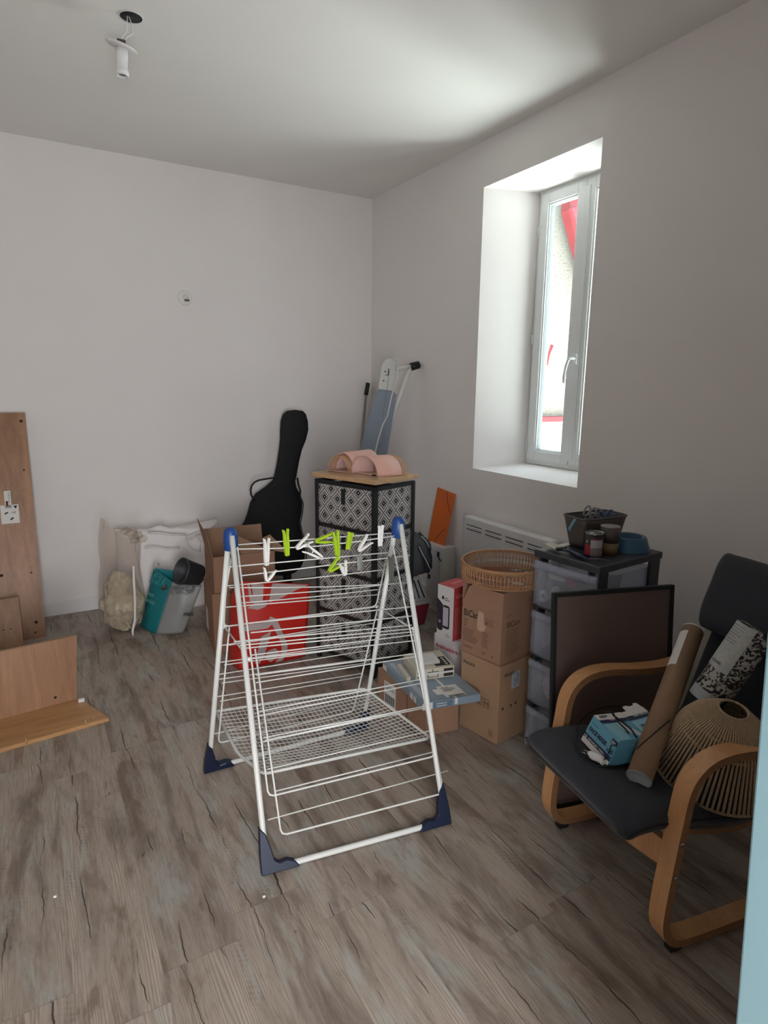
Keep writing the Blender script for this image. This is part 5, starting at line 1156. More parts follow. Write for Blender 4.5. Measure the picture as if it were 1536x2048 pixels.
inside('brown_pouch', 'brown pouch filling the middle of the top clear drawer', 'pouch', blob(tp(0.13, 0.12, zd+0.06), (0.05, 0.05, 0.058), 0.01, 15, 8), mat('brown_pouch', '#5a4a44', 0.8))
inside('paper_sheet', 'pale folded paper seen through the side of the top clear drawer', 'paper', MB().quadbox(tp(0.24, 0.12, zd+0.09), tu*0.002, tv*0.16+V3(0, 0, -0.03), V3(0.02, 0, 0.075)), m_paper)
inside('dark_blue_pouch', 'dark blue pouch seen through the side of the top clear drawer', 'pouch', blob(tp(0.235, 0.12, zd+0.05), (0.09, 0.035, 0.05), 0.01, 15, 9), mat('dark_blue_pouch', '#2a3a4a', 0.7))
inside('cable_coil', 'white cable coil in the second clear drawer from the top', 'cable', MB().tube([tp(0.25, 0.03+0.0*k, 0.027+2*0.236+0.07)+tu*0.035*math.cos(k*0.7)*0.5+V3(0, 0, 0.045*math.sin(k*0.7)) for k in range(18)], 0.004, 6), m_paper)
inside('extension_cable', 'white cable curving through the third clear drawer', 'cord', MB().tube([tp(0.10, 0.02, 0.027+0.236+0.16), tp(0.12, 0.02, 0.027+0.236+0.19), tp(0.15, 0.02, 0.027+0.236+0.185), tp(0.17, 0.03, 0.027+0.236+0.15)], 0.006, 6), m_paper)
inside('lace_cloth', 'pale pink lace cloth folded in the third clear drawer', 'cloth', blob(tp(0.14, 0.08, 0.027+0.236+0.075), (0.06, 0.12, 0.065), 0.02, 30, 11), mat('pale_pink_lace', '#cdb9be', 0.9, mottle=0.25, mscale=60))
TT = TZ+0.001
# things on the tower
def lathe_thing(name, label, cat, c, prof, m, group=None):
    t = thing(name, label, cat, c, group); return t, MB().lathe(prof, 40, c).build('body', m, t)
m_taupe = mat('taupe_plastic', '#57514c', 0.5)
bn = thing('storage_bin', 'taupe plastic bin with a light blue handle, holding scissors, on the drawer tower', 'bin', tp(0.1, 0.3, TT))
w0 = PD(1164, 1095, HD(tp(0.07, 0.20, 0))); 
Cb = tp(0.088, 0.285, TT)
def binwall(u, v, th=0.0):
    an = 2*math.pi*u; hx, hy = 0.108+0.026*v-th, 0.052+0.024*v-th; e_ = 0.28
    ca, sa = math.cos(an), math.sin(an)
    d = tv*0.977+tu*0.15; d.normalize(); s_ = Vector((-d.y, d.x, 0))
    return Cb+d*(hx*math.copysign(abs(ca)**e_, ca))+s_*(hy*math.copysign(abs(sa)**e_, sa))+V3(0, 0, 0.001+0.137*v)
mb = MB(); mb.grid(lambda u, v: binwall(u, v), 64, 6, closed_u=True, thick=0.003)
mb.grid(lambda u, v: binwall(u, 0.02)*(v)+(Cb+V3(0, 0, 0.004))*(1-v), 64, 2, closed_u=True)
bb = mb.build('bin_body', m_taupe, bn)
mb = MB(); mb.tube([binwall(k/64, 1.0)+V3(0, 0, 0.0) for k in range(64)], 0.0045, 6, closed=True); mb.build('rim', m_taupe, bn)
hp = [PD(1151, 1038, HD(Cb)-0.125), PD(1146, 1046, HD(Cb)-0.13), PD(1138, 1058, HD(Cb)-0.135), PD(1140, 1063, HD(Cb)-0.135)]
MB().tube(hp, 0.010, 8, flat=0.5).build('handle', mat('light_blue_plastic', '#5c8ea6', 0.4), bn)
# scissors in the bin
def scissors(label, px, py, ang, colr, sz=1.0):
    c_ = PD(px, py, HD(Cb)-0.02); M = Matrix.Translation(c_) @ Matrix.Rotation(-YAW, 4, 'Z') @ Matrix.Rotation(math.radians(ang), 4, 'Y')
    t = thing('scissors', label, 'scissors', c_, 'scissors standing in the taupe bin')
    m = mat('scissor_'+colr, {'grey': '#8f8f93', 'blue': '#4a5d80'}[colr], 0.4)
    for s_ in (-1, 1):
        mb = MB(M); mb.tube([(s_*(0.016+0.012*math.cos(k)), 0.004*s_, 0.024*math.sin(k)) for k in [2*math.pi*i/16 for i in range(16)]], 0.0042*sz, 6, closed=True)
        mb.tube([(s_*0.012, 0.004*s_, -0.022), (s_*0.004, 0.003*s_, -0.045), (0, 0.002*s_, -0.06)], 0.0045, 6); mb.build('handle', m, t)
        mb = MB(M); mb.prism([Vector((0.0, 0.001*s_, -0.058)), Vector((s_*0.008, 0.001*s_, -0.062)), Vector((s_*0.001, 0.001*s_, -0.105))], Vector((0, 0.0015*s_, 0))); mb.build('blade', m_chrome, t)
scissors('grey handled scissors standing upright in the taupe bin, leftmost', 1180, 1024, 20, 'grey', 1.2)
scissors('grey handled scissors leaning right in the taupe bin, in the middle', 1194, 1031, -35, 'grey', 1.3)
scissors('blue handled scissors in the taupe bin, rightmost', 1222, 1033, 35, 'blue')
scissors('small blue handled scissors at the back of the taupe bin', 1208, 1032, -10, 'blue', 0.8)
# tins
m_tin = mat('tin_metal', '#8a8a8c', 0.3, 0.8); m_tinb = mat('tin_black_label', '#25211f', 0.4)
c_ = tp(0.205, 0.125, TT); rt = 0.038
t = thing('paint_tin', 'small paint tin with black, red and white label, on the drawer tower', 'paint tin', c_)
bd2 = MB().lathe([(0, 0), (rt, 0), (rt, 0.098), (0, 0.098)], 40, c_).build('can_body', m_tinb, t)
MB().lathe([(rt+0.0012, 0.096), (rt+0.0015, 0.102), (rt-0.002, 0.1025), (rt-0.004, 0.099), (rt-0.010, 0.099), (rt-0.011, 0.1015), (0, 0.1015)], 40, c_).build('lid', m_tin, t)
vw = (Vector((0, 0, 0))-Vector((c_.x, c_.y, 0))); a_c = math.atan2(vw.y, vw.x)
def patch(nm, m, da0, da1, z0, z1, k=0.0006): return MB().lathe([(rt+k, z0), (rt+k, z1)], 14, c_, None, a_c+da0, a_c+da1).build(nm, m, bd2)
wl_ = patch('white_label', mat('tin_white_label', '#a3a2a8', 0.5), -0.35, 1.15, 0.040, 0.074); patch('grey_label', mat('tin_grey_label', '#7b7370', 0.5, mottle=0.3, mscale=200), -0.35, 1.15, 0.004, 0.040); patch('red_label', mat('tin_red_label', '#9c2a35', 0.5), -1.2, -0.37, 0.006, 0.052); patch('red_line', mat('tin_red_label', '#9c2a35', 0.5), -0.35, 1.2, 0.077, 0.080)
fx = Face(c_+Vector((math.cos(a_c-0.75)*rt, math.sin(a_c-0.75)*rt, 0)), Vector((-math.sin(a_c-0.75), math.cos(a_c-0.75), 0)), V3(0, 0, 1), 0.0012); mb = MB(); text_into(mb, fx, 'X', -0.006, 0.060, 0.014, 1.0, bold=0.0005); mb.build('letter', m_paper, bd2)
c2t = tp(0.218, 0.215, TT); r2t = 0.040
t = thing('tall_tin', 'brown and ochre tin with plain grey lid, behind the small paint tin', 'tin', c2t)
MB().lathe([(0, 0), (r2t, 0), (r2t, 0.05), (0, 0.05)], 40, c2t).build('ochre_band', mat('ochre_brown', '#6e5a3c', 0.5), t); MB().lathe([(0, 0.05), (r2t, 0.05), (r2t, 0.118), (0, 0.118)], 40, c2t).build('can_body', mat('dark_brown_tin', '#4a423c', 0.45), t)
MB().lathe([(0, 0.118), (r2t+0.001, 0.118), (r2t+0.001, 0.121), (0, 0.1215)], 40, c2t).build('lid', mat('grey_lid', '#8c8785', 0.5), t)
cb = tp(0.228, 0.350, TT)
bw = thing('pet_bowl', 'blue plastic pet bowl at the right end of the drawer tower', 'bowl', cb)
m_bowl = mat('petrol_blue_plastic', '#2b5470', 0.35); rb_ = 0.090
MB().lathe([(rb_, 0), (rb_-0.006, 0.02), (rb_-0.018, 0.056), (rb_-0.024, 0.062), (rb_-0.032, 0.058), (rb_-0.040, 0.02), (0, 0.016), (0, 0.014), (rb_-0.045, 0.012), (rb_-0.01, 0.0), (rb_, 0)], 48, cb).build('bowl_body', m_bowl, bw)
an_ = math.atan2(-cb.y, -cb.x)-0.35
MB().box(cb+Vector((math.cos(an_-0.45)*(rb_-0.008), math.sin(an_-0.45)*(rb_-0.008), 0.011)), (0.03, 0.05, 0.02), rot=Matrix.Rotation(an_-0.45, 3, 'Z'), bevel=0.004).build('finger_notch', m_black, bw)
# brush and scraper
br_ = thing('paint_brush', 'flat paint brush with cream bristles and dark blue handle on the tower', 'paint brush', PZ(1130, 1103, TT))
p0, p1, p2, p3 = PZ(1098, 1090, TT+0.01), PZ(1120, 1100, TT+0.01), PZ(1142, 1103, TT+0.012), PZ(1175, 1118, TT+0.01)
dv = (p1-p0).normalized(); sv = Vector((-dv.y, dv.x, 0))
MB().prism([p0-sv*0.022, p0+sv*0.022, p1+sv*0.024+V3(0, 0, 0), p1-sv*0.024], V3(0, 0, 0.012), bevel=0.004).build('bristles', mat('cream_bristle', '#cfc9bb', 0.9, bump=0.5, bscale=200), br_)
MB().prism([p1-sv*0.024, p1+sv*0.024, p1+dv*0.018+sv*0.024, p1+dv*0.018-sv*0.024], V3(0, 0, 0.014), bevel=0.002).build('ferrule', m_black, br_)
MB().tube([p1+dv*0.018+V3(0, 0, 0.006), p2+V3(0, 0, 0.002), (p2+p3)/2, p3], [0.010, 0.011, 0.013, 0.006], 10, flat=0.6).build('handle', mat('dark_blue_plastic', '#26284a', 0.35), br_)
scp = thing('scraper', 'thin grey metal scraper blade lying beside the paint brush', 'scraper', PZ(1190, 1122, TT))
MB().prism([PZ(1174, 1120, TT), PZ(1186, 1112, TT), PZ(1228, 1124, TT), PZ(1205, 1120, TT)], V3(0, 0, 0.001)).build('blade', m_tin, scp)
tag(MB().prism([PZ(1113, 1091, TT), PZ(1146, 1084, TT), PZ(1150, 1088, TT), PZ(1120, 1096, TT)], V3(0, 0, 0.002)).build('paper_slip', m_paper), 'white slip of paper on the drawer tower behind the paint brush', 'paper')

# ================================================================== PICTURE FRAME LEANING ON THE TOWER
fp0 = V3(1.700, 1.562, 0.003); fuv = Vector((0.957, -0.291, 0)).normalized()
FW = 0.545; ftop = PD(1105, 1188, HD(V3(1.71, 1.565, 0)))
hv_ = V3(0.020, 0.078, 0.90)
pfm = thing('picture_frame', 'large black-edged picture frame with brown backing, leaning on the drawer tower', 'picture frame', fp0+fuv*0.3)
nn = fuv.cross(hv_).normalized()
w_ = 0.017; mb = MB(); th_ = -nn*0.020
mb.quadbox(fp0, fuv*w_, th_, hv_, 0.001); mb.quadbox(fp0+fuv*(FW-w_), fuv*w_, th_, hv_, 0.001); hvn = hv_.normalized()
mb.quadbox(fp0+fuv*w_, fuv*(FW-2*w_), th_, hvn*w_, 0.001); mb.quadbox(fp0+fuv*w_+hv_-hvn*w_, fuv*(FW-2*w_), th_, hvn*w_, 0.001); mb.build('frame_moulding', m_black, pfm)
MB().quadbox(fp0+fuv*w_-nn*0.006+hvn*w_, fuv*(FW-2*w_), -nn*0.006, hv_-hvn*2*w_).build('backing_board', mat('kraft_backing', '#665650', 0.35, mottle=0.1, mscale=4), pfm)

# ================================================================== ARMCHAIR
CN = V3(1.490, 0.905, 0); cW = Vector((0.177, 0.984, 0)).normalized(); cB = Vector((0.984, -0.177, 0)).normalized()
def cp(b, w, z): return CN+cB*b+cW*w+Vector((0, 0, z))
ch = thing('armchair', 'bentwood armchair with birch frame and dark grey cushion, front right of the room', 'armchair', cp(0.35, 0.31, 0))
m_birch = wood_mat('birch_veneer', '#bd8a5b', '#d09f70', 'z', 0.4, 0.6); m_birche = mat('birch_edge', '#8d6543', 0.6, mottle=0.2, mscale=80)
m_char = mat('charcoal_cushion', '#2b2e36', 0.9, mottle=0.14, mscale=60, bump=0.35, bscale=180, sheen=0.1)
def ply(path, w0, w1, th, nm, m, par):
    """bent laminated strip: path of (b, z) in the side plane, width between w0 and w1"""
    def cr_(p):   # smooth
        out = []
        for i in range(len(p)-1):
            a, b, c, d = p[max(i-1, 0)], p[i], p[i+1], p[min(i+2, len(p)-1)]
            for k in range(6):
                t = k/6; out.append(tuple(0.5*((2*b[j])+(-a[j]+c[j])*t+(2*a[j]-5*b[j]+4*c[j]-d[j])*t*t+(-a[j]+3*b[j]-3*c[j]+d[j])*t**3) for j in (0, 1)))
        out.append(tuple(p[-1])); return out
    P = cr_(path); b = bmesh.new(); R = []
    for i, (x_, z_) in enumerate(P):
        a, c = P[max(i-1, 0)], P[min(i+1, len(P)-1)]; dx, dz = c[0]-a[0], c[1]-a[1]; l = math.hypot(dx, dz) or 1; nx, nz = -dz/l, dx/l
        R.append([b.verts.new(cp(x_+nx*s*th/2, w, z_+nz*s*th/2)) for w, s in ((w0, -1), (w1, -1), (w1, 1), (w0, 1))])
    for A, B in zip(R, R[1:]):
        for k in range(4): b.faces.new((A[k], A[(k+1) % 4], B[(k+1) % 4], B[k]))
    b.faces.new(R[0][::-1]); b.faces.new(R[-1]); bmesh.ops.recalc_face_normals(b, faces=b.faces)
    mb = MB(); mb._add(b, False); ob = mb.build(nm, m, par)
    ob.data.materials.append(m_birche)
    for f in ob.data.polygons:   # laminated edges on the two flanks
        n = f.normal
        if abs(n.dot(cW)) > 0.8: f.material_index = 1
    return ob
loop = [(0.72, 0.045), (0.55, 0.040), (0.30, 0.038), (0.12, 0.040), (0.055, 0.055), (0.022, 0.10), (0.016, 0.17), (0.030, 0.32), (0.046, 0.46), (0.062, 0.56), (0.098, 0.612), (0.155, 0.637), (0.24, 0.640), (0.38, 0.622), (0.52, 0.615), (0.68, 0.632), (0.80, 0.640)]
for w in (0.0, 0.565):
    ply(loop, w, w+0.058, 0.026, 'side_frame', m_birch, ch)
    ply([(0.72, 0.045), (0.76, 0.10), (0.765, 0.3), (0.775, 0.5), (0.79, 0.625)], w+0.004, w+0.054, 0.024, 'rear_leg', m_birch, ch)
    for b in (0.085, 0.66): MB().box(cp(b, w+0.029, 0.0125), (0.045, 0.03, 0.025), rot=Matrix.Rotation(math.atan2(cB.y, cB.x), 3, 'Z'), bevel=0.003).build('foot_pad', m_blackp, ch)
    for z in (0.40, 0.29): 
        MB().lathe([(0, 0.004), (0.007, 0.003), (0.0085, 0), (0, 0)], 14, cp(0.038 if z > 0.35 else 0.028, w-0.0002 if w == 0 else w, z)+cW*-0.0002, -cW).build('bolt', m_chrome, ch)
# front rail, wide bent board under the seat front
MB().grid(lambda u, v: cp(0.060-0.035*math.sin(math.pi*u)*0.6, 0.058+0.507*u, 0.275+0.085*v-0.018*math.sin(math.pi*u)*(1-v)), 20, 3, thick=0.018, smooth=False).build('front_rail', m_birch, ch)
for w in (0.085, 0.52):
    ply([(0.06, 0.375), (0.20, 0.335), (0.36, 0.305), (0.50, 0.33), (0.58, 0.45), (0.66, 0.70), (0.74, 0.98)], w, w+0.04, 0.018, 'seat_frame', mat('pale_frame', '#a09a8e', 0.6), ch)
mb = MB()
for b, z in ((0.14, 0.365), (0.22, 0.342), (0.30, 0.325)): mb.quadbox(cp(b, 0.10, z), cB*0.05, cW*0.43, V3(0, 0, 0.003))
mb.build('seat_webbing', mat('webbing', '#8b8a86', 0.8), ch)
MB().tube([cp(0.76, 0.03, 0.35), cp(0.76, 0.59, 0.35)], 0.014, 8).build('rear_rail', m_birch, ch)
# cushion: one swept slab following the seat frame, rounded edges
cpath = [(-0.125, 0.420), (-0.06, 0.437), (0.05, 0.432), (0.20, 0.405), (0.34, 0.378), (0.44, 0.385), (0.50, 0.43), (0.56, 0.56), (0.62, 0.73), (0.68, 0.90), (0.715, 1.02)]
def path_at(P, s):
    n = len(P)-1; x = min(max(s*n, 0), n-1e-6); i = int(x); t = x-i
    a, b, c, d = P[max(i-1, 0)], P[i], P[i+1], P[min(i+2, n)]
    pos = [0.5*((2*b[j])+(-a[j]+c[j])*t+(2*a[j]-5*b[j]+4*c[j]-d[j])*t*t+(-a[j]+3*b[j]-3*c[j]+d[j])*t**3) for j in (0, 1)]
    der = [0.5*((-a[j]+c[j])+2*(2*a[j]-5*b[j]+4*c[j]-d[j])*t+3*(-a[j]+3*b[j]-3*c[j]+d[j])*t*t) for j in (0, 1)]
    l = math.hypot(*der); return pos, (-der[1]/l, der[0]/l)
def cushion(P, wA, wB, th, nm, par, off=0.0, endround=0.06, droop=0.0, taper=0.0):
    def fn(u, v):
        # u around the cross section, v along the path
        an = 2*math.pi*u; ca, sa = math.cos(an), math.sin(an); e1_, e2_ = 0.22, 0.65
        (b, z), n = path_at(P, v); k = min(1, min(v, 1-v)/endround); k = (1-(1-k)**2)**0.5
        wb_ = wB-taper*min(1, max(0, (v-0.35)/0.3)); hw = (wb_-wA)/2*(0.90+0.10*k); w = (wA+wb_)/2+hw*math.copysign(abs(ca)**e1_, ca)
        t = th/2*k*math.copysign(abs(sa)**e2_, sa)*(1-0.25*abs(ca)**6)
        q = cp(b+n[0]*(t+off), w, z+n[1]*(t+off))
        q += V3(0, 0, 1)*0.006*noise.noise(q*8); q.z -= droop*max(0, 1-v*5)*(1-((w-wA)/(wB-wA)))
        return q
    return MB().grid(fn, 56, 60, closed_u=True, cap=True).build(nm, m_char, par)
cs = cushion(cpath, 0.050, 0.575, 0.085, 'seat_cushion', ch, taper=0.085)
def edge_line(P, w, off, nm, par, r=0.004, v0=0.02, v1=0.98, taper=0.0):
    pts = []
    for k in range(50):
        v = v0+(v1-v0)*k/49; (b, z), n = path_at(P, v); pts.append(cp(b+n[0]*off, w-taper*min(1, max(0, (v-0.35)/0.3)), z+n[1]*off))
    MB().tube(pts, r, 6).build(nm, m_black, par)
edge_line(cpath, 0.050, 0.0, 'piping', cs); edge_line(cpath, 0.575, 0.0, 'piping', cs, taper=0.085)
MB().tube([cp(-0.119, 0.05+0.525*k/20, 0.438)+V3(0, 0, 0) for k in range(21)], 0.004, 6).build('piping', m_black, cs)
hpth = [(0.615, 0.80), (0.65, 0.90), (0.685, 1.00), (0.71, 1.08)]
hc_ = cushion(hpth, 0.035, 0.505, 0.085, 'head_pillow', ch, off=0.055, endround=0.3)

# ================================================================== THINGS ON THE CHAIR
ZC = 0.478   # top of the seat cushion near the front
def zseat(b):  # cushion top height at depth b
    best = None
    for k in range(120):
        (bb, z), n = path_at(cpath, k/160)
        x_, zz = bb+n[0]*0.040, z+n[1]*0.040
        if best is None or abs(x_-b) < best[0]: best = (abs(x_-b), zz)
    return best[1]
# mask box
zb_ = ZC+0.004; zh = 0.088
e0, e1_, e2_ = PZ(1187, 1431, zb_+zh), PZ(1240, 1482, zb_+zh), PZ(1303, 1446, zb_+zh)
av = (e0-e1_); bv = Vector((av.y, -av.x, 0)).normalized(); av_n = av.normalized(); bl_ = (e2_-e1_).dot(bv)
if bl_ < 0: bv = -bv; bl_ = -bl_
AL = av.length; BLn = 0.105
m_sky = mat('sky_blue_box', '#5f9fb8', 0.4); m_sky2 = mat('light_blue_box', '#86b9cb', 0.4); m_nvy = mat('navy_print', '#1c2750', 0.5)
skew = bv*0.040+V3(0, 0, zh); o_ = Vector((e1_.x, e1_.y, zb_))-bv*0.040; t = thing('mask_box', 'open blue and white face mask box lying on the chair cushion', 'box', o_+av/2+bv*BLn/2)
bo = MB().quadbox(o_, av, bv*BLn, skew, 0.0012).build('box_body', m_sky, t)
fF = Face(o_+av, -av, skew, 0.0012); mb = MB(); fF.rect(mb, 0, 0.0, AL, 0.018); mb.build('white_band', m_paper, bo)
mb = MB(); fF.rect(mb, 0, 0.018, AL, 0.016); fF.rect(mb, AL*0.80, zh-0.016, AL*0.2, 0.016); nb2 = mb.build('navy_band', m_nvy, bo)
mb = MB(); text_into(mb, fF, 'FACE MASK', AL*0.07, 0.048, 0.024*AL/0.19, 1.3, bold=0.0007, sx=1.0); mb.build('lettering', m_nvy, bo); mb = MB(); text_into(mb, fF, 'x50', AL*0.78, 0.040, 0.026*AL/0.19, 1.3, bold=0.0004); mb.build('lettering', m_nvy, bo); mb = MB(); lines_into(mb, fF, AL*0.08, 0.075, AL*0.4, 1, 0.01, 0.002, 1.3); mb.build('small_print', m_nvy, bo)
mb = MB(); text_into(mb, fF, 'CE', AL*0.03, 0.020, 0.014*AL/0.19, 2.2, bold=0.0004, sx=1.2); text_into(mb, fF, 'EN14683:2019  TYPE II', AL*0.20, 0.0215, 0.010*AL/0.19, 2.2, bold=0.0003, sx=1.15); text_into(mb, fF, 'ITS.R.', AL*0.83, zh-0.0135, 0.011*AL/0.19, 2.2, bold=0.0004); mb.build('lettering', m_paper, nb2)
fT = Face(o_+av+V3(0, 0, zh), -av, bv, 0.0012); mb = MB()
fT.rect(mb, 0.0, BLn*0.0, AL*0.30, BLn*0.42) if False else None
fTr = Face(o_+skew, bv, av, 0.0012)   # u to the right-back, v to the left-back
mb = MB(); fTr.rect(mb, 0.0, AL*0.78, BLn, AL*0.22); wb_ = mb.build('white_band', m_paper, bo)
mb = MB(); fTr.rect(mb, 0.0, AL*0.66, BLn, AL*0.12, 1.1); nb3 = mb.build('navy_band', m_nvy, bo)
mb = MB(); text_into(mb, Face(fTr.pt(0, 0, 0), fTr.u, fTr.v, 0.0012), 'x50', BLn*0.42, AL*0.94, 0.020, 2, rot=math.pi, bold=0.0004); mb.build('lettering', m_nvy, wb_)
mb = MB(); text_into(mb, fTr, 'TYPE II', BLn*0.62, AL*0.765, 0.010, 2.2, rot=math.pi, bold=0.0003); mb.build('lettering', m_paper, nb3)
mb = MB(); fTr.poly(mb, [(BLn*0.42, AL*0.62), (BLn*0.60, AL*0.66), (BLn*0.95, AL*0.10), (BLn*0.80, AL*0.06), (BLn*0.45, AL*0.30)], 1.3); mb.build('mask_picture', mat('pale_mask_picture', '#b9c6cf', 0.5), bo)
mb = MB(); fTr.rect(mb, 0.001, 0.001, BLn*0.40, AL*0.62); mb.build('light_panel', m_sky2, bo)
fO = o_+bv*BLn+skew
fl1 = MB().hexa([fO+av*0.02, fO+av*0.98, fO+av*0.98+bv*0.002, fO+av*0.02+bv*0.002, fO+av*0.03+bv*0.085+V3(0, 0, 0.012), fO+av*0.97+bv*0.085+V3(0, 0, 0.012), fO+av*0.97+bv*0.085+V3(0, 0, 0.014), fO+av*0.03+bv*0.085+V3(0, 0, 0.014)]).build('open_lid', m_sky2, t)
ffl = Face(fO+av*0.02+V3(0, 0, 0.0015), bv*0.085+V3(0, 0, 0.012), av, 0.0016)
mb = MB(); ffl.rect(mb, 0, AL*0.76, 0.085, AL*0.19); w2 = mb.build('white_band', m_paper, fl1); mb = MB(); ffl.rect(mb, 0, AL*0.62, 0.085, AL*0.14, 1.1); n3 = mb.build('navy_band', m_nvy, fl1)
mb = MB(); text_into(mb, ffl, 'FACE MASK', 0.080, AL*0.40, 0.015, 1.6, rot=math.pi, bold=0.0005, sx=0.9); mb.build('lettering', m_nvy, fl1); mb = MB(); text_into(mb, ffl, 'CE EN14683', 0.080, AL*0.735, 0.011, 2.2, rot=math.pi, bold=0.0003); mb.build('lettering', m_paper, n3)
tb0 = fO+av*0.97+bv*0.02
MB().prism([tb0+V3(0, 0, 0.003), tb0+bv*0.065+V3(0, 0, 0.012), tb0+bv*0.055+av.normalized()*0.028+V3(0, 0, 0.016), tb0+bv*0.042+av.normalized()*0.030+V3(0, 0, 0.014), tb0+bv*0.038+av.normalized()*0.020+V3(0, 0, 0.012), tb0+bv*0.022+av.normalized()*0.020+V3(0, 0, 0.010), tb0+bv*0.016+av.normalized()*0.030+V3(0, 0, 0.008), tb0+bv*0.0+av.normalized()*0.026+V3(0, 0, 0.006)], V3(0, 0, 0.001)).build('notched_tab', m_paper, t)
# black cable with white plug
cbk = thing('power_cable', 'thin black cable coiled around the mask box, ending in a white plug', 'cable', PZ(1190, 1512, ZC+0.01))
def zc_(px, py, h=0.006): return PZ(px, py, ZC+h)
ring = [zc_(1230+78*math.cos(a), 1472+60*math.sin(a), 0.008) for a in [k*math.pi/14 for k in range(6, 24)]]
MB().tube(ring, 0.0022, 6).build('cable_loop', m_black, cbk)
MB().tube([zc_(1146, 1478, .006), zc_(1152, 1500, .006), zc_(1170, 1520, .006), zc_(1195, 1532, .006), zc_(1225, 1534, .006), zc_(1262, 1526, .006), zc_(1290, 1508, .008), zc_(1302, 1490, .012)], 0.0025, 6).build('cable_loop', m_black, cbk)
tz = zb_+zh+0.004
MB().tube([PZ(1210, 1424, tz-0.01), PZ(1222, 1423, tz), PZ(1228, 1432, tz), PZ(1245, 1444, tz), PZ(1262, 1458, tz), PZ(1273, 1474, tz), PZ(1276, 1486, tz-0.02), PZ(1277, 1505, ZC+0.02)], 0.0030, 6).build('cable_strand', m_black, cbk)
MB().tube([PZ(1226, 1426, tz), PZ(1235, 1443, tz), PZ(1248, 1455, tz), PZ(1258, 1466, tz)], 0.0026, 6).build('cable_strand', m_black, cbk)
MB().tube([PZ(1244, 1488, zb_+0.07)-bv*0.004, PZ(1228, 1490, zb_+0.07)-bv*0.01, PZ(1222, 1508, zb_+0.03)-bv*0.01, PZ(1202, 1524, ZC+0.012)], 0.0025, 6).build('cable_strand', m_black, cbk)
MB().tube([PZ(1171, 1504, ZC+0.03), PZ(1178, 1516, ZC+0.02)], 0.0025, 6).build('cable_strand', m_black, cbk)
pgc = PZ(1189, 1512, ZC+0.018); pd = (PZ(1168, 1506, ZC+0.016)-PZ(1196, 1518, ZC+0.016)).normalized()
MB().tube([pgc-pd*0.032, pgc-pd*0.020, pgc, pgc+pd*0.016, pgc+pd*0.022], [0.010, 0.016, 0.018, 0.013, 0.010], 12, flat=0.8).build('plug_body', m_white, cbk)
MB().box(pgc-pd*0.030-V3(0, 0, 0.006), (0.030, 0.022, 0.014), bevel=0.004).build('plug_clip', m_white, cbk)
sdp = pd.cross(V3(0, 0, 1)).normalized()
for s_ in (-1, 1): MB().tube([pgc+pd*0.020+sdp*0.008*s_, pgc+pd*0.042+sdp*0.008*s_], 0.0023, 8).build('pin', m_chrome, cbk)
# mailing tube
t0c = PZ(1278, 1557, 0.502); t1c = PZ(1385, 1262, 0.805)
adt = (t1c-t0c).normalized(); rtu = 0.038
mt = thing('mailing_tube', 'long brown cardboard tube with white end cap, leaning diagonally on the armchair', 'cardboard tube', t0c)
m_kraft = mat('kraft_tube', '#8f7257', 0.6, mottle=0.06, mscale=30)
MB().lathe([(rtu-0.003, 0.004), (rtu, 0), (rtu, (t1c-t0c).length), (rtu-0.003, (t1c-t0c).length), (rtu-0.003, 0.004)], 40, t0c, adt).build('tube_body', m_kraft, mt)
MB().lathe([(rtu+0.001, -0.002), (rtu+0.001, 0.001), (rtu-0.004, 0.0), (rtu-0.006, 0.012), (0, 0.014)], 40, t0c, adt).build('end_cap', mat('grey_white_cap', '#a2a6a8', 0.5), mt)
lt = (t1c-t0c).length
MB().lathe([(rtu-0.006, lt-0.002), (rtu+0.001, lt-0.002), (rtu+0.001, lt+0.002), (0, lt+0.002)], 40, t0c, adt).build('end_cap', m_paper, mt)
side_ = adt.cross(-_f).normalized()
# label wrapped on the tube
Mq = Vector((0, 0, 1)).rotation_difference(adt).to_matrix(); toc = (EYEP-t0c).normalized(); lc = Mq.inverted() @ toc; a_v = math.atan2(lc.y, lc.x)
pxs = (Mq.inverted() @ _r); a_r = math.atan2(pxs.y, pxs.x); dsg = 1 if math.sin(a_r-a_v) < 0 else -1   # towards picture left
lbm = MB().lathe([(rtu+0.0008, lt-0.205), (rtu+0.0008, lt-0.035)], 12, t0c, adt, *sorted((a_v+dsg*0.35, a_v+dsg*1.35))).build('label', m_paper, mt)
# fabric roll in clear wrap
rp0 = PZ(1413, 1402, 0.665); rp1 = PZ(1514, 1258, 0.925)
adr = (rp1-rp0).normalized(); rr0 = 0.058; lr = (rp1-rp0).length
rl = thing('rolled_rug', 'black and white patterned fabric roll in clear wrap with white label, leaning on the backrest', 'fabric roll', rp0)
m, t_, b_, x_, y_, z_, ov_ = newmat('black_white_print')
nz = xnoise(t_, xvec(t_, x_*38, y_*38, z_*60), 1, 2, 0.5, 1.5); t_.links.new(xmix(t_, nz.step(0.49, 0.53), lin('#14161c'), lin('#aaa8a2')), b_.inputs['Base Color']); b_.inputs['Roughness'].default_value = 0.35
MB().lathe([(0, 0.0), (rr0*0.8, 0.0), (rr0, 0.012), (rr0*1.02, lr*0.5), (rr0*1.04, lr-0.012), (rr0*0.9, lr), (0, lr-0.01)], 40, rp0, adr).build('fabric', m, rl)
Mq = Vector((0, 0, 1)).rotation_difference(adr).to_matrix(); lc = Mq.inverted() @ ((EYEP-rp0).normalized()); a_v = math.atan2(lc.y, lc.x); pxs = (Mq.inverted() @ _r); a_r = math.atan2(pxs.y, pxs.x); dsg = 1 if math.sin(a_r-a_v) < 0 else -1
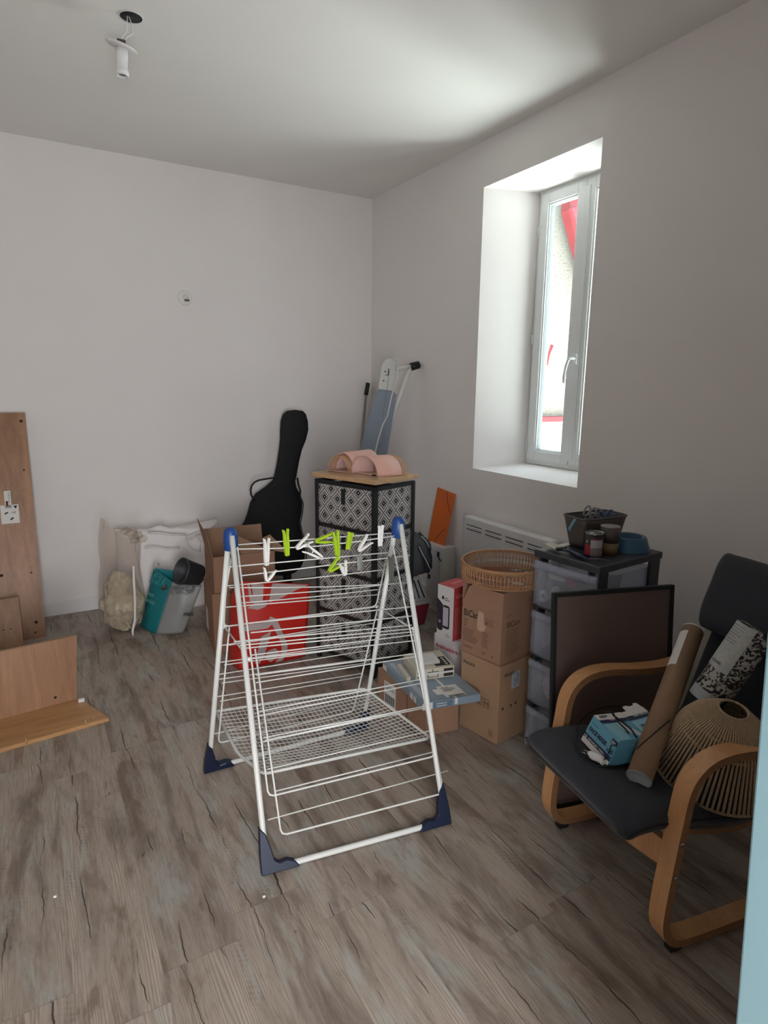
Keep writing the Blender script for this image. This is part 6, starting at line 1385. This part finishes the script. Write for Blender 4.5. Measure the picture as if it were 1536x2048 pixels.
lb2 = MB().lathe([(rr0*1.035, lr*0.40), (rr0*1.06, lr*0.985)], 14, rp0, adr, *sorted((a_v-dsg*0.10, a_v+dsg*1.45))).build('paper_label', mat('label_pale', '#b4b7b6', 0.4, mottle=0.15, mscale=70), rl)
MB().lathe([(rr0*1.02, 0.0), (rr0*1.03, lr*0.13)], 14, rp0, adr, *sorted((a_v+dsg*0.0, a_v+dsg*1.5))).build('paper_band', mat('label_grey', '#9aa0a4', 0.4), rl)
ka_ = a_v+dsg*0.55
uL_ = Mq @ Vector((-math.sin(ka_)*-dsg, math.cos(ka_)*-dsg, 0)); nL = Mq @ Vector((math.cos(ka_), math.sin(ka_), 0))
fL_ = Face(rp0+adr*(lr*0.44)+nL*(rr0*1.075)-uL_*0.030, uL_, adr, 0.0006)
if fL_.n.dot(nL) < 0: fL_ = Face(rp0+adr*(lr*0.44)+nL*(rr0*1.075)+uL_*0.030, -uL_, adr, 0.0006)
mb = MB(); lines_into(mb, fL_, 0.0, lr*0.50, 0.050, 7, 0.010, 0.0016, 1, 12); text_into(mb, fL_, 'Gusto', 0.002, 0.006, 0.014, 1, bold=0.0003); mb.build('print', mat('dark_grey_print', '#4c4f52', 0.6), lb2)
# rope lampshade
SHc = cp(0.322, 0.174, 0.472); sa = (cB*-0.032-cW*0.246+V3(0, 0, 1)).normalized(); sal = 0.250
lsd = thing('rope_lampshade', 'natural rope wound conical lampshade lying tilted on the chair seat', 'lampshade', SHc)
m_rope = mat('jute_rope', '#b39c7e', 0.9, bump=0.8, bscale=260, mottle=0.15, mscale=120)
Ms = Vector((0, 0, 1)).rotation_difference(sa).to_matrix()
prof = [(0.047, sal), (0.110, sal-0.055), (0.132, sal-0.095), (0.184, 0.0)]
Hs = sal; n_ = 76
mb = MB()
for k in range(n_):
    a = 2*math.pi*k/n_; tw_ = 0.0
    pts = []
    for (r, z) in prof: 
        a += 0.01; pts.append(SHc+Ms @ Vector((r*math.cos(a+tw_), r*math.sin(a+tw_), z)))
    rads = [0.0022, 0.0038, 0.0040, 0.0044]; mb.tube(pts, rads, 6)
mb.build('rope_weave', m_rope, lsd)
mb = MB()
for (r, z) in prof: mb.tube([SHc+Ms @ Vector(((r-0.004)*math.cos(2*math.pi*k/48), (r-0.004)*math.sin(2*math.pi*k/48), z)) for k in range(48)], 0.0045, 6, closed=True)
mb.build('wire_rings', m_rope, lsd)
MB().tube([PZ(1262, 1510, ZC+0.02), PD(1280, 1492, HD(SHc)-0.18), PD(1288, 1484, HD(SHc)-0.18), PD(1320, 1457, HD(SHc)-0.10), PD(1340, 1440, HD(SHc)-0.06)], 0.0022, 6).build('lamp_cord', m_black, lsd)
